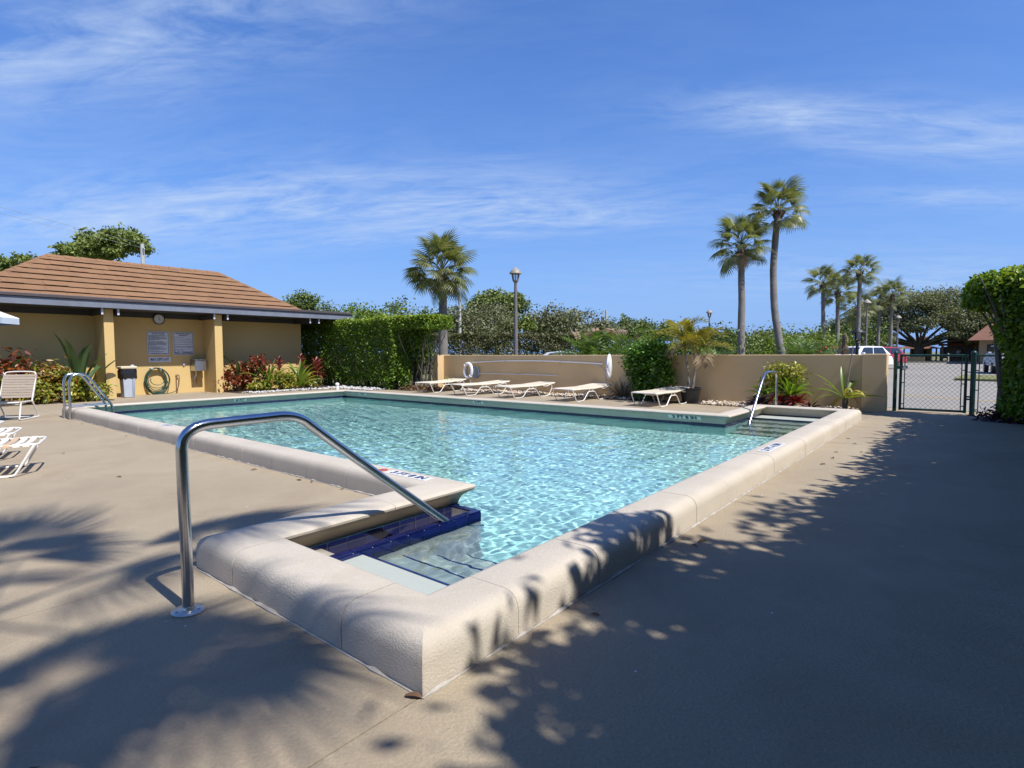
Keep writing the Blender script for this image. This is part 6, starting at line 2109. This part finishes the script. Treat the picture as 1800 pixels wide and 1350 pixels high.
# ------------------------------------------------------------------ vehicles
def car(name, loc, rz, col, label, kind='sedan', group='parked cars'):
    t = thing(name, (0, 0, 0), label, 'car', group)
    pn = paint(name + '_paint_' + str(len(bpy.data.materials)), col)
    if kind == 'suv':
        prof = [(-2.3, 0.45), (-2.32, 0.85), (-2.25, 1.05), (-1.0, 1.15), (1.0, 1.15), (2.2, 1.05), (2.32, 0.8), (2.3, 0.45)]
        green = [(-1.25, 1.13), (-0.45, 1.66), (0.2, 1.72), (1.6, 1.68), (2.22, 1.12)]
    else:
        prof = [(-2.3, 0.35), (-2.32, 0.62), (-2.2, 0.80), (-1.05, 0.93), (1.4, 0.98), (2.22, 0.96), (2.32, 0.75), (2.3, 0.35)]
        green = [(-1.1, 0.92), (-0.25, 1.38), (0.4, 1.44), (1.05, 1.38), (1.9, 0.97)]

    def loft(poly, w0, w1, zmid):
        n = len(poly)
        v, f = [], []
        lay = [(-1.0, 0.0), (-0.96, 1.0), (0.96, 1.0), (1.0, 0.0)]
        zlo, zhi = min(p[1] for p in poly), max(p[1] for p in poly)
        rows = []
        for sgn in (-1, 1):
            for (x, z) in poly:
                k = (z - zlo) / (zhi - zlo)
                v.append((x, sgn * (w0 + (w1 - w0) * k), z))
        f.append(tuple(range(n)))
        f.append(tuple(range(n, 2 * n))[::-1])
        f += [(i, n + i, n + (i + 1) % n, (i + 1) % n) for i in range(n)]
        return MB().add(v, f)
    b = loft(prof, 0.90, 0.84, 0).build('body', pn, t, True)
    bv = b.modifiers.new('bevel', 'BEVEL')
    bv.width = 0.07
    bv.segments = 3
    bv.limit_method = 'ANGLE'
    g = loft(green, 0.80, 0.60, 0).build('cabin', pn, t, True)
    bv = g.modifiers.new('bevel', 'BEVEL')
    bv.width = 0.06
    bv.segments = 3
    zt = max(p[1] for p in green)
    zb = green[0][1]
    # side glass, windscreen, rear window set proud of the cabin
    xs = [green[0][0] + 0.42, (green[1][0] + 0.12), green[3][0] - 0.05, green[4][0] - 0.45]
    for sgn in (-1, 1):
        yb, yt = 0.79 * sgn, 0.635 * sgn
        e = 0.012 * sgn
        q = [(xs[0], yb + e, zb + 0.07), (xs[3], yb + e, zb + 0.07), (xs[2], yt + e, zt - 0.10), (xs[1], yt + e, zt - 0.10)]
        mid0 = 0.5
        for (s0, s1) in ((0.0, 0.46), (0.50, 0.98)):
            lo0, lo1 = Vector(q[0]).lerp(Vector(q[1]), s0), Vector(q[0]).lerp(Vector(q[1]), s1)
            hi0, hi1 = Vector(q[3]).lerp(Vector(q[2]), s0), Vector(q[3]).lerp(Vector(q[2]), s1)
            MB().add([lo0, lo1, hi1, hi0], [(0, 1, 2, 3)] if sgn < 0 else [(3, 2, 1, 0)]).build('side_window', 'glass_dark', t)
    for (pa, pb, nm, s) in ((green[0], green[1], 'windscreen', -1), (green[4], green[3], 'rear_window', 1)):
        a, c = Vector((pa[0], 0, pa[1])), Vector((pb[0], 0, pb[1]))
        n_ = Vector(((c - a).z * s, 0, abs((c - a).x))).normalized() * 0.012
        lo, hi = a.lerp(c, 0.12) + n_, a.lerp(c, 0.92) + n_
        MB().add([(lo.x, -0.70, lo.z), (lo.x, 0.70, lo.z), (hi.x, 0.56, hi.z), (hi.x, -0.56, hi.z)], [(0, 1, 2, 3)]).build(nm, 'glass_dark', t)
    for x in (-1.4, 1.4):
        for sgn in (-1, 1):
            w = MB().lathe([(0.20, -0.10), (0.32, -0.10), (0.335, -0.05), (0.335, 0.05), (0.32, 0.10), (0.20, 0.10)], (x, sgn * 0.82, 0.335), 20, 'y').build('wheel', 'tyre', t, smooth=True)
            MB().lathe([(0.02, 0.09 * sgn), (0.19, 0.105 * sgn), (0.20, 0.0)], (x, sgn * 0.82, 0.335), 14, 'y').build('rim', 'rim', w)
    zz = 0.92 if kind == 'suv' else 0.72
    for sgn in (-1, 1):
        box('head_light', 'lamp_clear', t, -2.335, -2.28, sgn * 0.62 - 0.16, sgn * 0.62 + 0.16, zz - 0.08, zz + 0.06, 0.02)
        box('tail_light', 'lamp_red', t, 2.27, 2.335, sgn * 0.66 - 0.12, sgn * 0.66 + 0.12, zz - 0.08, zz + 0.12, 0.02)
        box('wing_mirror', pn, t, -0.85, -0.70, sgn * 0.95 - 0.08, sgn * 0.95 + 0.08, zb + 0.05, zb + 0.17, 0.03)
    t.location = (loc[0], loc[1], -0.045)
    t.rotation_euler = (0, 0, R(rz))
    return t


car('parked_car', (-16.2, 23.0), 38, (0.42, 0.44, 0.47), 'silver car showing only its roof above the wall')
car('parked_car', (-5.8, 43.3), 62, (0.75, 0.75, 0.76), 'white estate car behind the right end of the wall', 'suv')
car('parked_car', (-8.4, 44.6), 62, (0.35, 0.02, 0.03), 'dark red car just left of the white one beyond the wall', 'suv')
car('parked_car', (-5.65, 51.8), 62, (0.30, 0.03, 0.035), 'red car half hidden by the green gate post', 'suv')
car('parked_car', (-13.5, 55.0), 40, (0.60, 0.66, 0.75), 'pale blue white car far behind the curved palm foot')
car('parked_car', (1.75, 45.5), 96, (0.55, 0.57, 0.60), 'silver SUV seen between fence post and hedge tree', 'suv')
car('parked_car', (4.3, 47.5), 96, (0.03, 0.035, 0.04), 'dark SUV behind the hedge tree trunk', 'suv')


# ------------------------------------------------------------------ far buildings
def hip(name, mat, parent, x0, x1, y0, y1, z0, z1, rin):
    m = MB()
    m.add([(x0, y0, z0), (x1, y0, z0), (x1, y1, z0), (x0, y1, z0), (x0 + rin, (y0 + y1) / 2 - 0.2, z1), (x1 - rin, (y0 + y1) / 2 - 0.2, z1), (x1 - rin, (y0 + y1) / 2 + 0.2, z1), (x0 + rin, (y0 + y1) / 2 + 0.2, z1)],
          [(0, 1, 5, 4), (1, 2, 6, 5), (2, 3, 7, 6), (3, 0, 4, 7), (4, 5, 6, 7), (3, 2, 1, 0)])
    return m.build(name, mat, parent)


t = thing('entrance_pavilion', (-6, 106, 0), 'low brown roofed pavilion under the oak beyond the lot', 'building')
box('wall', 'far_wall', t, -7.2, -4.6, 105, 108, -0.06, 1.75)
hip('roof', 'brown_roof', t, -9.3, -3.2, 102.5, 110, 1.72, 2.25, 2.0)
hip('upper_roof', 'brown_roof', t, -7.0, -4.6, 104.6, 108, 2.3, 3.55, 0.5)
for x in (-8.9, -7.9, -4.0, -3.5):
    box('post', 'timber', t, x, x + 0.2, 103, 103.2, -0.06, 1.72)
box('opening', 'dark_open', t, -7.0, -5.2, 104.96, 105.0, 0.0, 1.6)
for k in range(5):
    z = 2.42 + k * 0.22
    box('roof_batten', 'timber', t, -6.75 + k * 0.09, -4.85 - k * 0.09, 104.55 + k * 0.3, 104.75 + k * 0.3, z, z + 0.05)
t = thing('apartment_building', (3, 86, 0), 'tan building with brown mansard roofs behind the hedge tree', 'building')
box('wall', 'far_wall', t, -2.4, 14, 92, 104, -0.06, 4.4)
box('wall', 'far_wall', t, 0.7, 8.6, 76.5, 92, -0.06, 2.45)
hip('roof', 'brown_roof', t, -0.3, 9.6, 75.0, 91, 2.43, 4.35, 1.8)
hip('roof', 'brown_roof', t, -2.9, 14.5, 91.2, 105, 4.38, 6.6, 3)
for x in (-1.9, -0.7, 1.2):
    m = MB().prism([(x, 3.9), (x + 0.75, 3.9), (x + 0.95, 3.4), (x + 0.95, 2.9), (x + 0.75, 2.4), (x, 2.4), (x - 0.2, 2.9), (x - 0.2, 3.4)], 91.5, 91.98, 'y')
    m.build('mansard_bay', 'brown_roof', t)
box('awning_roof', 'brown_roof', t, -3.2, 0.6, 89.6, 91.95, 2.0, 2.25)
for x in (-2.6, -1.3, 0.0):
    box('window', 'dark_open', t, x - 0.45, x + 0.45, 91.94, 91.99, 0.4, 1.9)
for x in (1.3, 2.6, 4.0, 5.5):
    f_ = box('window', 'dark_open', t, x, x + 0.9, 76.44, 76.49, 0.7, 2.0)
    box('window_frame', 'far_wall', f_, x - 0.06, x + 0.96, 76.42, 76.438, 0.62, 0.69)
for x in (-2.9, 0.3):
    box('porch_post', 'far_wall', t, x, x + 0.22, 89.7, 89.92, -0.06, 2.0)
t = thing('low_far_wall', (-6, 84.6, 0), 'low cream planter wall on the lawn beyond the lot', 'wall')
box('wall_panel', 'far_wall', t, -7.6, -4.3, 84.4, 84.7, -0.06, 0.62)
for i, (x, y, lab) in enumerate(((-2.05, 84.3, 'short white bollard left of the walking person'), (-9.0, 83.9, 'short white bollard seen beside the gate latch'))):
    ob = MB().lathe([(0.09, 0), (0.09, 1.05), (0.05, 1.12), (0.01, 1.14)], (x, y, -0.06), 10).build('bollard', 'pole_white', None, smooth=True)
    tag(ob, lab, 'bollard', 'white bollards')

# a tree out of the frame that shades the lot
tree('lot_shade_tree', (12.5, 44.0, -0.06), 2.6, 0.3, clumps_round(9, 10, 2.6, 7.6, 12, 7, 0.34), 0.35, 2600, 'broad tree right of the lot that shades the asphalt', 'tree_green', seed=77, shell=0.2)


# ------------------------------------------------------------------ the person walking away across the lot
def person():
    t = thing('person', (-1.2, 90.5, -0.05), 'person in white shirt and dark shorts walking across the far lawn', 'person')
    J = {'pel': (0, 0, 0.95), 'sp': (0, 0.02, 1.2), 'ch': (0, 0.0, 1.40), 'nk': (0, 0, 1.52), 'hd': (0, -0.01, 1.64), 'ht': (0, 0, 1.76),
         'hl': (-0.10, 0, 0.90), 'kl': (-0.11, -0.10, 0.50), 'al': (-0.11, 0.02, 0.09), 'tl': (-0.11, -0.12, 0.03),
         'hr': (0.10, 0, 0.90), 'kr': (0.11, 0.05, 0.50), 'ar': (0.11, 0.26, 0.12), 'tr': (0.11, 0.14, 0.03),
         'sl': (-0.20, 0, 1.42), 'el': (-0.26, 0.08, 1.15), 'wl': (-0.26, -0.06, 0.92), 'fl': (-0.25, -0.10, 0.82),
         'sr': (0.20, 0, 1.42), 'er': (0.26, -0.02, 1.15), 'wr': (0.25, -0.16, 0.95), 'fr': (0.24, -0.20, 0.86)}
    rad = {'pel': .15, 'sp': .14, 'ch': .15, 'nk': .055, 'hd': .095, 'ht': .06, 'hl': .09, 'kl': .06, 'al': .04, 'tl': .035, 'hr': .09, 'kr': .06, 'ar': .04, 'tr': .035, 'sl': .06, 'el': .042, 'wl': .03, 'fl': .03, 'sr': .06, 'er': .042, 'wr': .03, 'fr': .03}
    E_ = [('pel', 'sp'), ('sp', 'ch'), ('ch', 'nk'), ('nk', 'hd'), ('hd', 'ht'), ('pel', 'hl'), ('hl', 'kl'), ('kl', 'al'), ('al', 'tl'), ('pel', 'hr'), ('hr', 'kr'), ('kr', 'ar'), ('ar', 'tr'), ('ch', 'sl'), ('sl', 'el'), ('el', 'wl'), ('wl', 'fl'), ('ch', 'sr'), ('sr', 'er'), ('er', 'wr'), ('wr', 'fr')]

    def skin(name, keys, grow, mat, root):
        ks = list(keys)
        me = bpy.data.meshes.new(name)
        ed = [(ks.index(a), ks.index(b)) for a, b in E_ if a in ks and b in ks]
        me.from_pydata([J[k] for k in ks], ed, [])
        o = link(name, me, t)
        o.modifiers.new('skin', 'SKIN')
        for i, k in enumerate(ks):
            r_ = rad[k] * grow
            me.skin_vertices[0].data[i].radius = (r_, r_)
            me.skin_vertices[0].data[i].use_root = (k == root)
        s = o.modifiers.new('sub', 'SUBSURF')
        s.levels = s.render_levels = 1
        dg = bpy.context.evaluated_depsgraph_get()
        m2 = bpy.data.meshes.new_from_object(o.evaluated_get(dg))
        m2.materials.clear()
        m2.materials.append(M[mat])
        m2.shade_smooth()
        o.modifiers.clear()
        o.data = m2
    try:
        skin('body', J.keys(), 1.0, 'skin', 'pel')
        skin('shirt', ['pel', 'sp', 'ch', 'sl', 'el', 'sr', 'er'], 1.22, 'shirt', 'ch')
        J['kl2'], J['kr2'] = (-0.11, -0.06, 0.56), (0.11, 0.03, 0.56)
        skin('shorts', ['pel', 'hl', 'kl', 'hr', 'kr'], 1.28, 'shorts', 'pel')
    except Exception as e:
        print('person', e)
    MB().lathe([(0.02, 0.11), (0.07, 0.10), (0.105, 0.03), (0.10, -0.03)], (-1.2, 90.5, 1.62), 12).build('hair', 'hair', t, smooth=True)
    t.rotation_euler = (0, 0, R(170))


person()

# ------------------------------------------------------------------ fallen leaves and litter on the deck
DL = strap_leaf_mesh('fallen_leaf', 'dead_leaf', 0.055, 0.02, 0.5, 0.3, 4, 0.2, 0.45)
rr = random.Random(44)
spots = [(-1.62, 1.33, 0.5), (-4.63, 3.05, 1), (-5.12, 3.04, 2), (-5.35, 3.02, 0.2), (-6.2, 2.95, 1.2), (-8.2, 2.98, 1), (-10.4, 2.96, 2.2), (-12.9, 2.97, 0.7), (-1.42, 2.35, 0.4), (-1.40, 3.72, 1.2), (-1.37, 3.62, 2.9),
         (-1.30, 7.2, 1), (-1.25, 7.7, 2), (-1.33, 8.2, 0.4), (-1.05, 8.4, 1.7), (-1.2, 9.1, 2.6), (-1.4, 9.6, 0.2), (-0.7, 11.0, 1.0), (-9.2, 1.9, 2), (-7.0, 1.9, 0.4), (-3.9, -0.4, 1.0), (-2.2, 0.3, 2), (-19.9, 7.9, 1), (-20.1, 8.1, 2), (-19.8, 8.0, 3)]
for (x, y, a) in spots:
    o = link('fallen_leaf', DL)
    o.location = (x, y, 0.004)
    o.rotation_euler = (rr.uniform(-.1, .1), rr.uniform(-.1, .1), a)
    s = rr.uniform(0.8, 1.5)
    o.scale = (s, s, s)
    where = ('at the foot of the left pool coping' if y > 2.9 and x > -14 and x < -4 else 'on the deck right of the pool' if x > -1.5 else 'by the pool house wall' if x < -19 else 'at the near corner of the coping' if x > -1.7 else 'on the open deck left of the near steps')
    tag(o, 'small dry brown leaf lying ' + where, 'leaf', 'fallen leaves ' + where)
